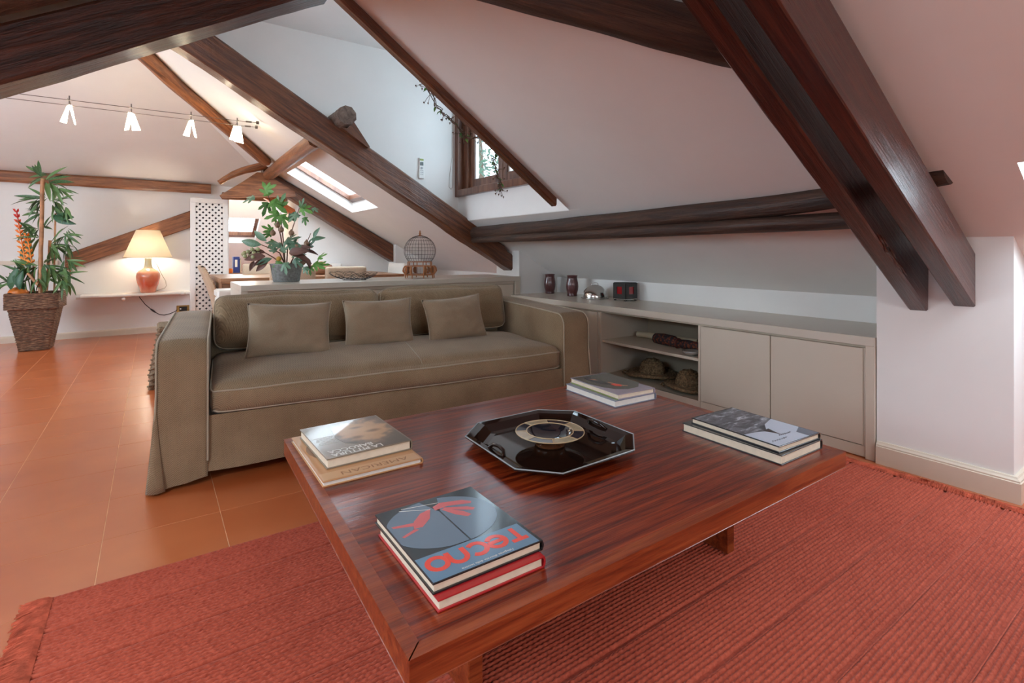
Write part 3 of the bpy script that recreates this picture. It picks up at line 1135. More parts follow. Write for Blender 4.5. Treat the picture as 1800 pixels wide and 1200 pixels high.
# pleat at the outer front corner of the left arm
pl = MB()
o = prL[0][0]
for side in (0, 1):
    def fold(u, v, side=side):
        z = 0.41 * (1 - v) + 0.012 * v
        sp = v ** 1.2
        if side == 0:
            x = -0.032 * sp - 0.002 + u * 0.055 * sp * 1.3
            y = 0.008 - 0.040 * sp - 0.016 * math.sin(PI * u) * sp
        else:
            x = -0.030 * sp - 0.004 - 0.006 * math.sin(PI * u * 2) * sp
            y = 0.008 - 0.040 * sp + u * (0.30 * sp + 0.02)
        return (x, y, z)
    pl.grid(fold, 10, 10)
plo = pl.build('skirt_pleat', M['fabric'], sofa)
so = plo.modifiers.new('cloth', 'SOLIDIFY')
so.thickness = 0.006
# body: front panel under the seat, base and backrest
fp = MB()


def front_panel(u, v):
    x = AW - 0.01 + (SL - 2 * AW + 0.02) * u
    z = 0.052 + 0.25 * v + 0.010 * nz(u * 9, 2) * (1 - v)
    y = 0.020 - 0.014 * (1 - v) ** 2 - 0.006 * nz(u * 7, v * 2) * (1 - v)
    return (x, y, z)


fp.grid(front_panel, 40, 6)
fp.box(AW, SL - AW, 0.03, 1.0, 0.06, 0.29)
fp.build('base', M['fabric'], sofa)
bk = MB()
prf = arc(0.0, 0.0, 1, 0, 0, 1)
bk.box(0.005, SL - 0.005, 0.93, 1.12, 0.03, 0.66)
bk.build('backrest_frame', M['fabric'], sofa, bevel=0.04)
for fx in (0.10, SL - 0.10):
    for fy in (0.10, 1.02):
        rbx(sofa, 'foot', M['black'], fx - 0.03, fx + 0.03, fy - 0.03, fy + 0.03, 0.0, 0.06)
# seat cushion
cw = SL - 2 * AW - 0.012
cu, shp = box_cushion(cw, 0.86, 0.155, 0.055, 0.050, 0.036, 0.008, 3.0, 18)
seat = cu.build('seat_cushion', M['fabric'], sofa, weld=True)
seat.location = (SL / 2, 0.44, 0.288)


def welt(parent, shape_, wd_, d, z, hz, off, r_=0.0042, only=None, name='piping'):
    pts = []
    for (x, y) in rounded_rect(wd_ / 2, d / 2, 0.05, 6):
        pts.append((x, y))
    fine = []
    for i, p in enumerate(pts):
        q = pts[(i + 1) % len(pts)]
        k = max(1, int(math.hypot(q[0] - p[0], q[1] - p[1]) / 0.05))
        for s in range(k):
            fine.append((p[0] + (q[0] - p[0]) * s / k, p[1] + (q[1] - p[1]) * s / k))
    path = []
    for x, y in fine:
        P = Vector(shape_((x, y, z)))
        path.append(P + Vector((x / wd_ * off, y / d * off, 0)))
    mb = MB()
    mb.tube(path, r_, 6, closed=True)
    return mb.build(name, M['piping'], parent)


def welt_edge(parent, shape_, wd_, d, zlev, out, r_=0.0042):
    """cord running around the soft box at a height zlev (-1..1 of half height)"""
    hx, hy = wd_ / 2, d / 2
    path = []
    for x, y in rounded_rect(hx, hy, 0.03, 4):
        path.append((x, y))
    fine = []
    for i, p in enumerate(path):
        q = path[(i + 1) % len(path)]
        k = max(1, int(math.hypot(q[0] - p[0], q[1] - p[1]) / 0.04))
        for s in range(k):
            fine.append((p[0] + (q[0] - p[0]) * s / k, p[1] + (q[1] - p[1]) * s / k))
    res = []
    for x, y in fine:
        m_ = max(abs(x) / hx, abs(y) / hy)
        a = (x / m_, y / m_, zlev)
        P = Vector(shape_(a))
        nrm = Vector((x / hx, y / hy, 0.0)).normalized()
        res.append(P + nrm * out)
    mb = MB()
    mb.tube(res, r_, 6, closed=True)
    return mb.build('piping', M['piping'], parent)


welt_edge(seat, shp, cw, 0.86, 0.0775 * 0.62, 0.002)
welt_edge(seat, shp, cw, 0.86, -0.0775 * 0.80, 0.002)
# a seam across the seat top
sm = MB()
sm.tube([Vector(shp((0.06 + 0.02 * math.sin(y * 4), y, 0.0775))) + Vector((0, 0, 0.0005)) for y in [-0.43 + 0.86 * i / 24 for i in range(25)]], 0.0022, 5)
sm.build('seam', M['piping'], seat)
# two back cushions
for k, (xa, xb, hh) in enumerate(((AW + 0.015, 1.185, 0.318), (1.20, SL - AW - 0.012, 0.325))):
    wd_ = xb - xa
    cu, shb = box_cushion(wd_, hh, 0.19, 0.062, 0.050, 0.012, 0.012, 10.0 + k * 7, 16)
    bc = cu.build('back_cushion', M['fabric'], sofa, weld=True)
    # stand it up: local y -> up, local z -> front
    bc.matrix_local = Matrix.Translation((xa + wd_ / 2, 0.905, 0.445)) @ Matrix.Rotation(R(-14), 4, 'X') @ Matrix.Rotation(R(90), 4, 'X') @ Matrix.Translation((0, hh / 2, 0))
    welt_edge(bc, shb, wd_, hh, 0.095 * 0.55, 0.002)
    welt_edge(bc, shb, wd_, hh, -0.095 * 0.55, 0.002)


# throw pillows
def throw_pillow(label, wx, px, py, pz, h_, th, tilt, yaw, roll, seed):
    t = thing('throw_pillow', label, 'pillow', (px, py, pz), yaw, 'taupe throw pillows on the sofa')
    mb = MB()

    def P(u, v, s):
        a, b = 2 * u - 1, 2 * v - 1
        k = 0.075
        x = wx / 2 * a * (1 - k * (1 - b * b))
        z = h_ / 2 * b * (1 - k * 1.2 * (1 - a * a))
        f = ((1 - abs(a) ** 2.4) * (1 - abs(b) ** 2.4)) ** 0.62
        y = s * th / 2 * f + 0.010 * nz(a * 2.1 + seed, b * 2.3, s) * min(1, f * 2) + 0.006 * nz(a * 5 + seed, b * 5, 3) * f
        y += 0.014 * math.exp(-((a - 0.80) ** 2 + (b + 0.72) ** 2) * 28) * math.sin(9 * (a - b)) * s
        return (x, y, z + h_ / 2)
    for s in (-1, 1):
        mb.grid(lambda u, v: P(u, v, s), 28, 22)
    o = mb.build('pillow_cover', M['pillow'], t, weld=True)
    pm_ = Matrix.Rotation(tilt, 4, 'X') @ Matrix.Rotation(roll, 4, 'Y')
    o.matrix_local = pm_
    em = MB()
    edge = [P(u / 20, 0, 1) for u in range(21)] + [P(1, v / 16, 1) for v in range(1, 17)] + [P(1 - u / 20, 1, 1) for u in range(1, 21)] + [P(0, 1 - v / 16, 1) for v in range(1, 16)]
    em.tube(edge, 0.0028, 5, closed=True)
    e = em.build('edge_seam', M['piping'], t)
    e.matrix_local = pm_
    return t


throw_pillow('left and widest taupe throw pillow on the sofa', 0.445, 0.625, 3.085, 0.460, 0.312, 0.15, R(-16), SA + R(-8), R(1), 1.0)
throw_pillow('middle taupe throw pillow on the sofa, where the back cushions meet', 0.425, 1.150, 3.065, 0.463, 0.305, 0.14, R(-17), SA + R(-4), R(-0.5), 8.0)
throw_pillow('right taupe throw pillow on the sofa, tilted towards the right arm', 0.425, 1.655, 2.985, 0.466, 0.30, 0.14, R(-18), SA + R(3), R(-3.5), 15.0)


# =================================================================== COFFEE TABLE
TA, TD, TC, TB = (0.386, 1.985), (0.346, 0.794), (1.914, 0.789), (1.955, 1.968)
HT = 0.38
ct = thing('coffee_table', 'large low varnished rosewood coffee table standing on the red rug', 'table', (1.15, 1.384, 0))


def tq(s, t):
    """point on the table top: s along the long side, t from the near edge to the sofa edge"""
    a = Vector(TD).lerp(Vector(TC), s)
    b = Vector(TA).lerp(Vector(TB), s)
    p = a.lerp(b, t)
    return (p.x - 1.15, p.y - 1.384)


def slab4(name, mat, s0, s1, t0, t1, z0, z1, bevel, cut=None, label=None):
    mb = MB()
    poly = cut or [(s0, t0), (s1, t0), (s1, t1), (s0, t1)]
    mb.prism([tq(*p) for p in poly], 2, z0, z1)
    return mb.build(name, mat, ct, bevel=bevel, bseg=1, label=label)


ew = 0.018
el = 0.024
gp_ = 0.0006
NPL = 7
for i in range(NPL):
    a = el + (1 - 2 * el) * i / NPL
    b = el + (1 - 2 * el) * (i + 1) / NPL
    o = slab4('top_plank', M['table'], ew + gp_, 1 - ew - gp_, a + 0.0003, b - 0.0003, HT - 0.022, HT - 0.0002, 0.0008)
for nme, poly in (('edge_strip', [(0, 0), (ew, el), (ew, 1 - el), (0, 1)]), ('edge_strip', [(1, 0), (1, 1), (1 - ew, 1 - el), (1 - ew, el)]),
                  ('edge_strip', [(0, 0), (1, 0), (1 - ew, el), (ew, el)]), ('edge_strip', [(0, 1), (ew, 1 - el), (1 - ew, 1 - el), (1, 1)])):
    slab4(nme, M['table_edge'], 0, 0, 0, 0, HT - 0.052, HT, 0.0012, poly)
rbx(ct, 'under_panel', M['table_edge'], -0.72, 0.72, -0.55, 0.55, HT - 0.05, HT - 0.024, 0)
for xa, xb in ((0.598, 0.637), (1.620, 1.659)):
    rbx(ct, 'leg_panel', M['table_edge'], xa - 1.15, xb - 1.15, 1.036 - 1.384, 1.74 - 1.384, 0.012, HT - 0.052, 0.002)
rbx(ct, 'stretcher', M['table_edge'], 0.637 - 1.15, 1.620 - 1.15, -0.02, 0.02, 0.20, HT - 0.052, 0.002)


# =================================================================== RUG
rug = thing('rug', 'brick red braided wool rug with fringed ends under the coffee table', 'rug', (-0.245, 2.07, 0))
RL = 3.085
BW = 0.186
NB = 12
RIBS = 13
NXR = 640


def band_mesh():
    p = (BW - 0.013) / RIBS
    per = 6
    ny = RIBS * per
    X = np.linspace(0, RL, NXR + 1)
    V = []
    for j in range(ny + 1):
        y = j / per * p
        ph = (j % per) / per
        rib = min(RIBS - 1, j // per)
        hgt = abs(math.sin(PI * (j / per)))
        base = 0.0025 + 0.0082 * hgt ** 0.75
        if j == 0 or j == ny:
            base = 0.0015
        k = 0.0017 * hgt ** 0.6
        tw = 1 if rib % 2 else -1
        for i, x in enumerate(X):
            z = base + k * math.sin(2 * PI * x / 0.0185 + tw * 2.4 * ph + rib * 1.3)
            yy = -y + 0.0022 * nz(x * 2.3, 5.5) + 0.0010 * nz(x * 9, rib * 3.0)
            V.append((x, yy, max(0.0012, z)))
    F = []
    k = NXR + 1
    for j in range(ny):
        for i in range(NXR):
            a = j * k + i
            F.append((a, a + k, a + k + 1, a + 1))
    me = bpy.data.meshes.new('braid_band')
    me.from_pydata(V, [], F)
    me.polygons.foreach_set('use_smooth', [True] * len(F))
    me.materials.append(M['rug'])
    return me


bm_ = band_mesh()
for i in range(NB):
    inst(bm_, 'braid_band', rug, Matrix.Translation((0, -i * BW, 0)))
ub = MB()
ub.box(0.0, RL, -NB * BW, 0, 0.0006, 0.002)
ub.build('backing', M['rug'], rug)
sv = MB()
for i in range(NB + 1):
    sv.tube([(RL * k / 30, -i * BW + 0.002 * nz(k * .4, i), 0.0075) for k in range(31)], 0.0022, 5)
sv.build('selvedge_cord', M['rug'], rug)


def fringe(x, sgn, ln, n, seed):
    rnd = random.Random(seed)
    V, F = [], []
    for _ in range(n):
        y = -rnd.random() * NB * BW
        clump = 0.5 + 0.5 * nz(y * 9, seed)
        l = ln * (0.55 + 0.5 * rnd.random()) * (0.75 + 0.5 * clump)
        lean = 0.9 * nz(y * 11, seed + 3) + rnd.uniform(-0.35, 0.35)
        hgt = 0.006 + 0.024 * rnd.random() * (0.15 + 1.1 * clump * clump)
        b = 0.0014 + 0.0008 * rnd.random()
        o = len(V)
        for k in range(5):
            t = k / 4
            px = x + sgn * l * t
            py = y + lean * l * t * t
            pz = 0.004 + hgt * math.sin(PI * min(1, t * 0.9 + 0.1)) * (1 - 0.3 * t)
            V.append((px, py - b * (1 - 0.5 * t), pz))
            V.append((px, py + b * (1 - 0.5 * t), pz))
            V.append((px, py, pz + b * 1.5))
        for k in range(4):
            q = o + 3 * k
            for a_, b_ in ((0, 1), (1, 2), (2, 0)):
                F.append((q + a_, q + b_, q + 3 + b_, q + 3 + a_))
    me = bpy.data.meshes.new('fringe')
    me.from_pydata(V, [], F)
    me.materials.append(M['fringe'])
    o = bpy.data.objects.new('fringe', me)
    COL.objects.link(o)
    o.parent = rug
    o['kind'] = 'stuff'
    return o


fringe(0.0, -1, 0.075, 5200, 1)
fringe(RL, 1, 0.070, 5200, 2)


# =================================================================== BOOKS
def quadmat(name, c, rough=0.32, coat=0.2):
    return plain(name, c, rough, coat=coat, var=0.02)


def book(label, x, y, z, wx, ly, th, rz, cover, pages, spine_r=True, bd=0.0035, group=None, name='book', round_spine=True):
    """lies flat; x, y: corner nearest the camera's left; spine on the +x side"""
    t = thing(name, label, 'book', (x, y, z), rz, group)
    mb = MB()
    mb.box(0, wx, 0, ly, 0, bd)
    mb.box(0, wx, 0, ly, th - bd, th)
    ns = 6
    pts = [(wx - 0.006 + 0.008 * math.cos(R(a)) * 1.0, th / 2 + (th / 2) * math.sin(R(a))) for a in [-90 + 180 * i / ns for i in range(ns + 1)]]
    inn = [(wx - 0.006 + 0.0045 * math.cos(R(a)), th / 2 + (th / 2 - 0.002) * math.sin(R(a))) for a in [90 - 180 * i / ns for i in range(ns + 1)]]
    mb.prism(pts + inn, 1, 0, ly)
    mb.build('cover', cover, t, bevel=0.0006, bseg=1)
    pb = MB()
    rows = max(3, int(th / 0.004))
    pb.box(0.004, wx - 0.006, 0.004, ly - 0.004, bd, th - bd)
    pb.build('pages', pages, t)
    return t


def flat(parent, name, mat, polys, z, th=0.0003, label=None):
    """thin printed shapes that lie on a cover"""
    mb = MB()
    for i, p in enumerate(polys):
        mb.prism(p, 2, z, z + th + 0.000004 * (i % 60))
    return mb.build(name, mat, parent, label=label)


def ribbon(pts, wd_, closed=False):
    """flat stroke polygons along a 2d path"""
    n_ = len(pts)
    L, Rr = [], []
    for i, p in enumerate(pts):
        if closed:
            a, b = pts[i - 1], pts[(i + 1) % n_]
        else:
            a, b = pts[max(0, i - 1)], pts[min(n_ - 1, i + 1)]
        dx, dy = b[0] - a[0], b[1] - a[1]
        l = math.hypot(dx, dy) or 1
        nx, ny = -dy / l * wd_ / 2, dx / l * wd_ / 2
        L.append((p[0] + nx, p[1] + ny))
        Rr.append((p[0] - nx, p[1] - ny))
    m = n_ if closed else n_ - 1
    return [[L[i], L[(i + 1) % n_], Rr[(i + 1) % n_], Rr[i]] for i in range(m)]


def text_part(parent, name, body, mat, x, y, z, size, rz, sx=1.0, align='LEFT', offset=0.0, label=None):
    cu_ = bpy.data.curves.new(name, 'FONT')
    cu_.body = body
    cu_.size = size
    cu_.align_x = align
    cu_.offset = offset
    cu_.resolution_u = 3
    tmp = bpy.data.objects.new(name, cu_)
    COL.objects.link(tmp)
    dg = bpy.context.evaluated_depsgraph_get()
    me = bpy.data.meshes.new_from_object(tmp.evaluated_get(dg))
    bpy.data.objects.remove(tmp)
    me.materials.clear()
    me.materials.append(mat)
    o = bpy.data.objects.new(name, me)
    COL.objects.link(o)
    o.parent = parent
    o.matrix_local = Matrix.Translation((x, y, z)) @ Matrix.Rotation(rz, 4, 'Z') @ Matrix.Diagonal((sx, 1, 1, 1))
    if label:
        o['label'] = label
    return o


INK_W = quadmat('white_print', (0.80, 0.78, 0.72), 0.35)
INK_K = quadmat('dark_print', (0.03, 0.028, 0.03), 0.35)

# --- near left: grey-blue cover with big red letters, on a red book
red = quadmat('red_book_cover', (0.42, 0.018, 0.022), 0.28)
book('plain red book at the bottom of the near stack on the coffee table', 0.435, 0.866, HT, 0.250, 0.318, 0.024, R(-0.5), red, M['paper'])
tec = book('book with a black cover and big red letters, topmost of the near stack', 0.433, 0.884, HT + 0.0243, 0.262, 0.312, 0.0215, R(-0.2), [M['black_cover']], M['paper'])
zt = 0.0217
slate = quadmat('slate_blue_print', (0.14, 0.19, 0.245), 0.25)
slate2 = quadmat('blue_band_print', (0.13, 0.235, 0.34), 0.25)
pinkr = quadmat('coral_print', (0.62, 0.12, 0.12), 0.3)
redi = quadmat('vermilion_print', (0.80, 0.065, 0.035), 0.3)
flat(tec, 'title_band', slate2, [[(0.002, 0.002), (0.254, 0.002), (0.254, 0.088), (0.002, 0.088)]], zt)


def disc(cx, cy, r, a0, a1, n=30, rx=1.0):
    return [(cx + rx * r * math.cos(R(a0 + (a1 - a0) * i / n)), cy + r * math.sin(R(a0 + (a1 - a0) * i / n))) for i in range(n + 1)]


def half_disc(cx, cy, rx, ry, cut, side, x0, x1, y0, y1):
    pts = []
    for i in range(80):
        a = 2 * PI * i / 80
        x, y = cx + rx * math.cos(a), cy + ry * math.sin(a)
        pts.append((min(max(x, x0), x1), min(max(y, y0), y1)))
    out = []
    for x, y in pts:
        lim = cut(y)
        if side > 0:
            x = max(x, lim)
        else:
            x = min(x, lim)
        out.append((x, y))
    return out


flat(tec, 'grey_disc', slate, [half_disc(0.122, 0.198, 0.132, 0.108, lambda y: 0.134 - 0.002 - 0.02 * max(0, (y - 0.24)) / 0.06, -1, 0.002, 0.254, 0.092, 0.308)], zt)
flat(tec, 'grey_disc', slate, [half_disc(0.122, 0.198, 0.132, 0.108, lambda y: 0.134 + 0.002 + 0.02 * max(0, (y - 0.24)) / 0.06, 1, 0.002, 0.254, 0.092, 0.308)], zt)
flat(tec, 'coral_figure', pinkr, [
    [(0.120, 0.262), (0.100, 0.222), (0.070, 0.196), (0.050, 0.200), (0.062, 0.228), (0.090, 0.254)],
    [(0.066, 0.206), (0.012, 0.226), (0.010, 0.234), (0.068, 0.222)],
    [(0.052, 0.198), (0.014, 0.182), (0.018, 0.176), (0.058, 0.190)],
    [(0.128, 0.266), (0.152, 0.276), (0.205, 0.258), (0.222, 0.240), (0.216, 0.232), (0.160, 0.252), (0.126, 0.248)],
    [(0.148, 0.250), (0.200, 0.222), (0.212, 0.206), (0.204, 0.200), (0.172, 0.222), (0.146, 0.240)],
    [(0.140, 0.244), (0.158, 0.204), (0.178, 0.180), (0.190, 0.184), (0.182, 0.206), (0.150, 0.242)]], zt + 0.0003)
flat(tec, 'white_lines', INK_W, ribbon([(0.118, 0.258), (0.052, 0.292)], 0.0016) + ribbon([(0.150, 0.278), (0.060, 0.298)], 0.0016), zt + 0.0004)
# letters read from the sofa: they run towards -x with their feet towards +y
LT = []
lw = 0.0115
hh = 0.052


def tl(u, v):       # u along the word, v upwards in letter space
    return (0.244 - u, 0.078 - v)


def stroke(pts, closed=False):
    LT.extend(ribbon([tl(*p) for p in pts], lw, closed))


k_ = 0.005
stroke([(0.000, hh - k_), (0.040, hh - k_)])
stroke([(0.017, 0.0), (0.017, hh - 0.008)])
cx_, r_ = 0.068, 0.0205
stroke([(cx_ + r_ * math.cos(R(a)), hh / 2 + r_ * math.sin(R(a))) for a in range(0, 331, 15)])
stroke([(cx_ - r_, hh / 2), (cx_ + r_, hh / 2)])
cx_ = 0.116
stroke([(cx_ + r_ * math.cos(R(a)), hh / 2 + r_ * math.sin(R(a))) for a in range(45, 316, 15)])
cx_ = 0.162
stroke([(cx_ - 0.018, 0.003), (cx_ - 0.018, 0.03)] + [(cx_ + 0.018 * math.cos(R(a)), 0.028 + 0.019 * math.sin(R(a))) for a in range(165, -1, -15)] + [(cx_ + 0.018, 0.003)])
cx_ = 0.208
stroke([(cx_ + r_ * math.cos(R(a)), hh / 2 + r_ * math.sin(R(a))) for a in range(0, 360, 15)], True)
flat(tec, 'cover_title', redi, LT, zt + 0.0004, label='large red lettering on the blue band')
text_part(tec, 'subtitle', "l'eleganza discreta della tecnica", INK_W, 0.19, 0.0115, zt + 0.0006, 0.0085, PI, 1.15)

# --- left stack near the sofa: "LA PITTURA BAROCCA" on a larger tan book
tan = quadmat('tan_book_cover', (0.52, 0.27, 0.12), 0.3)
b2 = book('large tan art book at the bottom of the left stack on the coffee table', 0.397, 1.513, HT, 0.307, 0.424, 0.017, R(-0.6), tan, M['paper_white'])
flat(b2, 'title_strip', quadmat('pale_tan_print', (0.60, 0.36, 0.19), 0.3), [[(0.003, 0.004), (0.300, 0.004), (0.300, 0.055), (0.003, 0.055)]], 0.0172)
flat(b2, 'photo_print', quadmat('brown_print', (0.20, 0.095, 0.045), 0.3), [disc(0.14, 0.25, 0.13, 0, 350, 24, 0.98)], 0.0172)
text_part(b2, 'cover_title', 'AMERICAN', quadmat('brown_ink', (0.30, 0.13, 0.05), 0.4), 0.268, 0.040, 0.0177, 0.034, PI, 1.25)
brn = quadmat('dun_book_cover', (0.23, 0.185, 0.135), 0.3, 0.3)
b1 = book('book titled in white capitals with a painted face, topmost of the left stack', 0.429, 1.590, HT + 0.0175, 0.276, 0.322, 0.031, R(1.0), brn, M['paper'])
z1 = 0.0312


def painting_mat():
    """soft generic old-master painting: a pale shape in brown gloom"""
    m, nt, b = new_mat('old_painting_print')
    tc = N(nt, 'ShaderNodeTexCoord')

    def blob(cx, cy, rx, ry):
        mp = N(nt, 'ShaderNodeMapping')
        mp.inputs['Location'].default_value = (-cx / rx, -cy / ry, 0)
        mp.inputs['Scale'].default_value = (1 / rx, 1 / ry, 0)
        nt.links.new(tc.outputs['Object'], mp.inputs['Vector'])
        ln_ = N(nt, 'ShaderNodeVectorMath', operation='LENGTH')
        nt.links.new(mp.outputs[0], ln_.inputs[0])
        return ln_.outputs['Value']
    nn = noise_tex(nt, coords(nt), 28, 4)
    d1 = N(nt, 'ShaderNodeMath', operation='MULTIPLY_ADD')
    nt.links.new(nn, d1.inputs[0])
    d1.inputs[1].default_value = 0.6
    nt.links.new(blob(0.175, 0.185, 0.17, 0.21), d1.inputs[2])
    col = ramp(nt, d1.outputs[0], [(0.3, (0.62, 0.39, 0.21)), (0.72, (0.50, 0.30, 0.16)), (0.86, (0.20, 0.145, 0.10)), (1.0, (0.11, 0.085, 0.065))])
    for cx, cy, rx, ry in ((0.205, 0.165, 0.034, 0.020), (0.135, 0.130, 0.030, 0.020), (0.165, 0.225, 0.030, 0.016), (0.105, 0.092, 0.032, 0.022)):
        mx = N(nt, 'ShaderNodeMix', data_type='RGBA', blend_type='MULTIPLY')
        mx.inputs[0].default_value = 1.0
        nt.links.new(col, mx.inputs[6])
        nt.links.new(ramp(nt, blob(cx, cy, rx, ry), [(0.25, (0.36, 0.34, 0.34)), (1.0, (1, 1, 1))]), mx.inputs[7])
        col = mx.outputs[2]
    nt.links.new(col, b.inputs['Base Color'])
    b.inputs['Roughness'].default_value = 0.3
    b.inputs['Coat Weight'].default_value = 0.3
    return m


flat(b1, 'painting_print', painting_mat(), [[(0.088, 0.100), (0.115, 0.075), (0.150, 0.050), (0.160, 0.003), (0.270, 0.003), (0.270, 0.319), (0.110, 0.319), (0.085, 0.24), (0.075, 0.16)]], z1)
text_part(b1, 'cover_title', 'LA PITTURA', INK_W, 0.182, 0.030, z1 + 0.0006, 0.034, PI, 0.88, offset=0.0008)
text_part(b1, 'cover_title', 'BAROCCA', INK_W, 0.160, 0.060, z1 + 0.0006, 0.034, PI, 0.88, offset=0.0008)
for i in range(7):
    flat(b1, 'small_print', INK_W, [[(0.012 + 0.004 * (i % 3), 0.125 + 0.011 * i), (0.075 - 0.006 * ((i * 2) % 3), 0.125 + 0.011 * i), (0.075 - 0.006 * ((i * 2) % 3), 0.1275 + 0.011 * i), (0.012 + 0.004 * (i % 3), 0.1275 + 0.011 * i)]], z1 + 0.0004)

# --- far stack by the open shelves
book('white-edged book with a dark cover, bottom of the stack near the straw hats', 1.631, 1.573, HT, 0.250, 0.345, 0.030, R(-3.0), quadmat('blue_grey_cover', (0.20, 0.23, 0.30), 0.25), M['paper_white'])
b3 = book('book with a dark figure in a red top on its cover, near the straw hats', 1.653, 1.575, HT + 0.0303, 0.218, 0.345, 0.0235, R(-4.5), quadmat('lilac_cover', (0.36, 0.31, 0.36), 0.25), M['paper'])
flat(b3, 'photo_print', quadmat('olive_print', (0.075, 0.072, 0.052), 0.25), [[(0.004, 0.335), (0.225, 0.335), (0.225, 0.11), (0.17, 0.055), (0.10, 0.045), (0.05, 0.075), (0.02, 0.13), (0.004, 0.2)]], 0.0237)
flat(b3, 'figure_print', INK_K, [[(0.05, 0.30), (0.09, 0.32), (0.085, 0.24), (0.11, 0.16), (0.09, 0.13), (0.055, 0.18), (0.04, 0.24)]], 0.0240)
flat(b3, 'red_top_print', redi, [[(0.085, 0.150), (0.11, 0.155), (0.125, 0.115), (0.105, 0.095), (0.085, 0.115)]], 0.0242)
flat(b3, 'arm_print', quadmat('skin_print_2', (0.55, 0.33, 0.22), 0.25), [[(0.095, 0.185), (0.108, 0.188), (0.112, 0.155), (0.098, 0.150)], [(0.118, 0.118), (0.14, 0.092), (0.134, 0.086), (0.112, 0.104)], [(0.06, 0.275), (0.085, 0.262), (0.082, 0.236), (0.07, 0.245)]], 0.0243)
flat(b3, 'green_edge', quadmat('lime_print', (0.25, 0.34, 0.04), 0.3), [[(-0.0006, 0.0), (0.0, 0.0), (0.0, 0.338), (-0.0006, 0.338)]], 0.0002, 0.003)

# --- right stack at the near right corner
book('thick black bound book at the bottom of the right stack on the coffee table', 1.619, 0.850, HT, 0.256, 0.376, 0.032, R(-1.0), M['black_cover'], M['paper'])
b4 = book('book with a black and white landscape cover, topmost of the right stack', 1.631, 0.864, HT + 0.0323, 0.242, 0.340, 0.0205, R(-3.0), M['black_cover'], M['paper'])


def landscape_mat():
    m, nt, b = new_mat('monochrome_landscape_print')
    n1 = noise_tex(nt, coords(nt, (14, 40, 1), rot=(0, 0, R(20))), 1.0, 6, 0.65, 0.8)
    nt.links.new(ramp(nt, n1, [(0.42, (0.035, 0.035, 0.045)), (0.56, (0.16, 0.17, 0.20)), (0.66, (0.62, 0.66, 0.74))]), b.inputs['Base Color'])
    b.inputs['Roughness'].default_value = 0.3
    b.inputs['Coat Weight'].default_value = 0.5
    return m


flat(b4, 'landscape_print', landscape_mat(), [[(0.003, 0.333), (0.238, 0.333), (0.238, 0.175), (0.16, 0.15), (0.10, 0.105), (0.05, 0.12), (0.003, 0.125)]], 0.0207)
pale = quadmat('pale_sky_print', (0.56, 0.62, 0.72), 0.3)
flat(b4, 'pale_sky_print', pale, [[(0.003, 0.004), (0.180, 0.004), (0.180, 0.048), (0.238, 0.072), (0.238, 0.175), (0.16, 0.15), (0.10, 0.105), (0.05, 0.12), (0.003, 0.125)]], 0.0207)
flat(b4, 'grey_corner_print', quadmat('grey_blue_print', (0.16, 0.18, 0.22), 0.3), [[(0.180, 0.004), (0.238, 0.004), (0.238, 0.072), (0.180, 0.048)]], 0.0207)
flat(b4, 'headland_print', INK_K, [[(0.09, 0.112), (0.13, 0.118), (0.118, 0.085), (0.112, 0.060), (0.104, 0.085)]], 0.0209)
scr = []
for w0, wl in ((0.058, 0.070), (0.036, 0.085)):
    pts = []
    for i in range(46):
        t = i / 45
        pts.append((0.165 - (0.0 if w0 > .05 else 0.06) - wl * t, w0 + 0.006 * math.sin(t * 44) * (0.5 + 0.5 * abs(nz(t * 8, w0 * 90))) + 0.004 * nz(t * 5, 3)))
    scr += ribbon(pts, 0.0011)
flat(b4, 'script_title', INK_K, scr, 0.0211)

# =================================================================== TRAY AND BOWL
amber = plain('dark_amber_glass', (0.014, 0.006, 0.004), 0.04, coat=0.0, var=0.02)
tray = thing('tray', 'octagonal dark amber glass tray in the middle of the coffee table', 'tray', (1.125, 1.39, HT), R(0.0))


def octo(k, z):
    P = [(-0.134, 0.258), (-0.242, 0.162), (-0.256, -0.154), (-0.161, -0.258), (0.142, -0.252), (0.248, -0.152), (0.256, 0.161), (0.144, 0.257)]
    return [Vector((x * k, y * k, z)) for x, y in P]


tm = MB()
rings = [octo(0.70, 0.0), octo(0.76, 0.004), octo(0.90, 0.026), octo(1.0, 0.030), octo(1.0, 0.036), octo(0.985, 0.0375), octo(0.90, 0.033), octo(0.80, 0.012), octo(0.74, 0.0085)]
for i in range(len(rings) - 1):
    tm.add(rings[i] + rings[i + 1], [(j, (j + 1) % 8, 8 + (j + 1) % 8, 8 + j) for j in range(8)])
tm.add(rings[0], [tuple(range(7, -1, -1))])
tm.add(rings[-1], [tuple(range(8))])
tm.build('tray_body', amber, tray, bevel=0.0012)
rt = MB()
path = octo(1.0, 0.0368)
for i in range(8):
    rt.tube([path[i], path[(i + 1) % 8]], 0.0022, 6)
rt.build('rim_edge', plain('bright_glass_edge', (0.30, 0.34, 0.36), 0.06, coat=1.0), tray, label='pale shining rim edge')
for sx_ in (-1, 1):
    hb = MB()
    hb.tube([(sx_ * 0.222, -0.045, 0.030), (sx_ * 0.214, -0.03, 0.043), (sx_ * 0.212, 0.0, 0.047), (sx_ * 0.214, 0.03, 0.043), (sx_ * 0.222, 0.045, 0.030)], 0.006, 8)
    hb.build('grip', amber, tray)

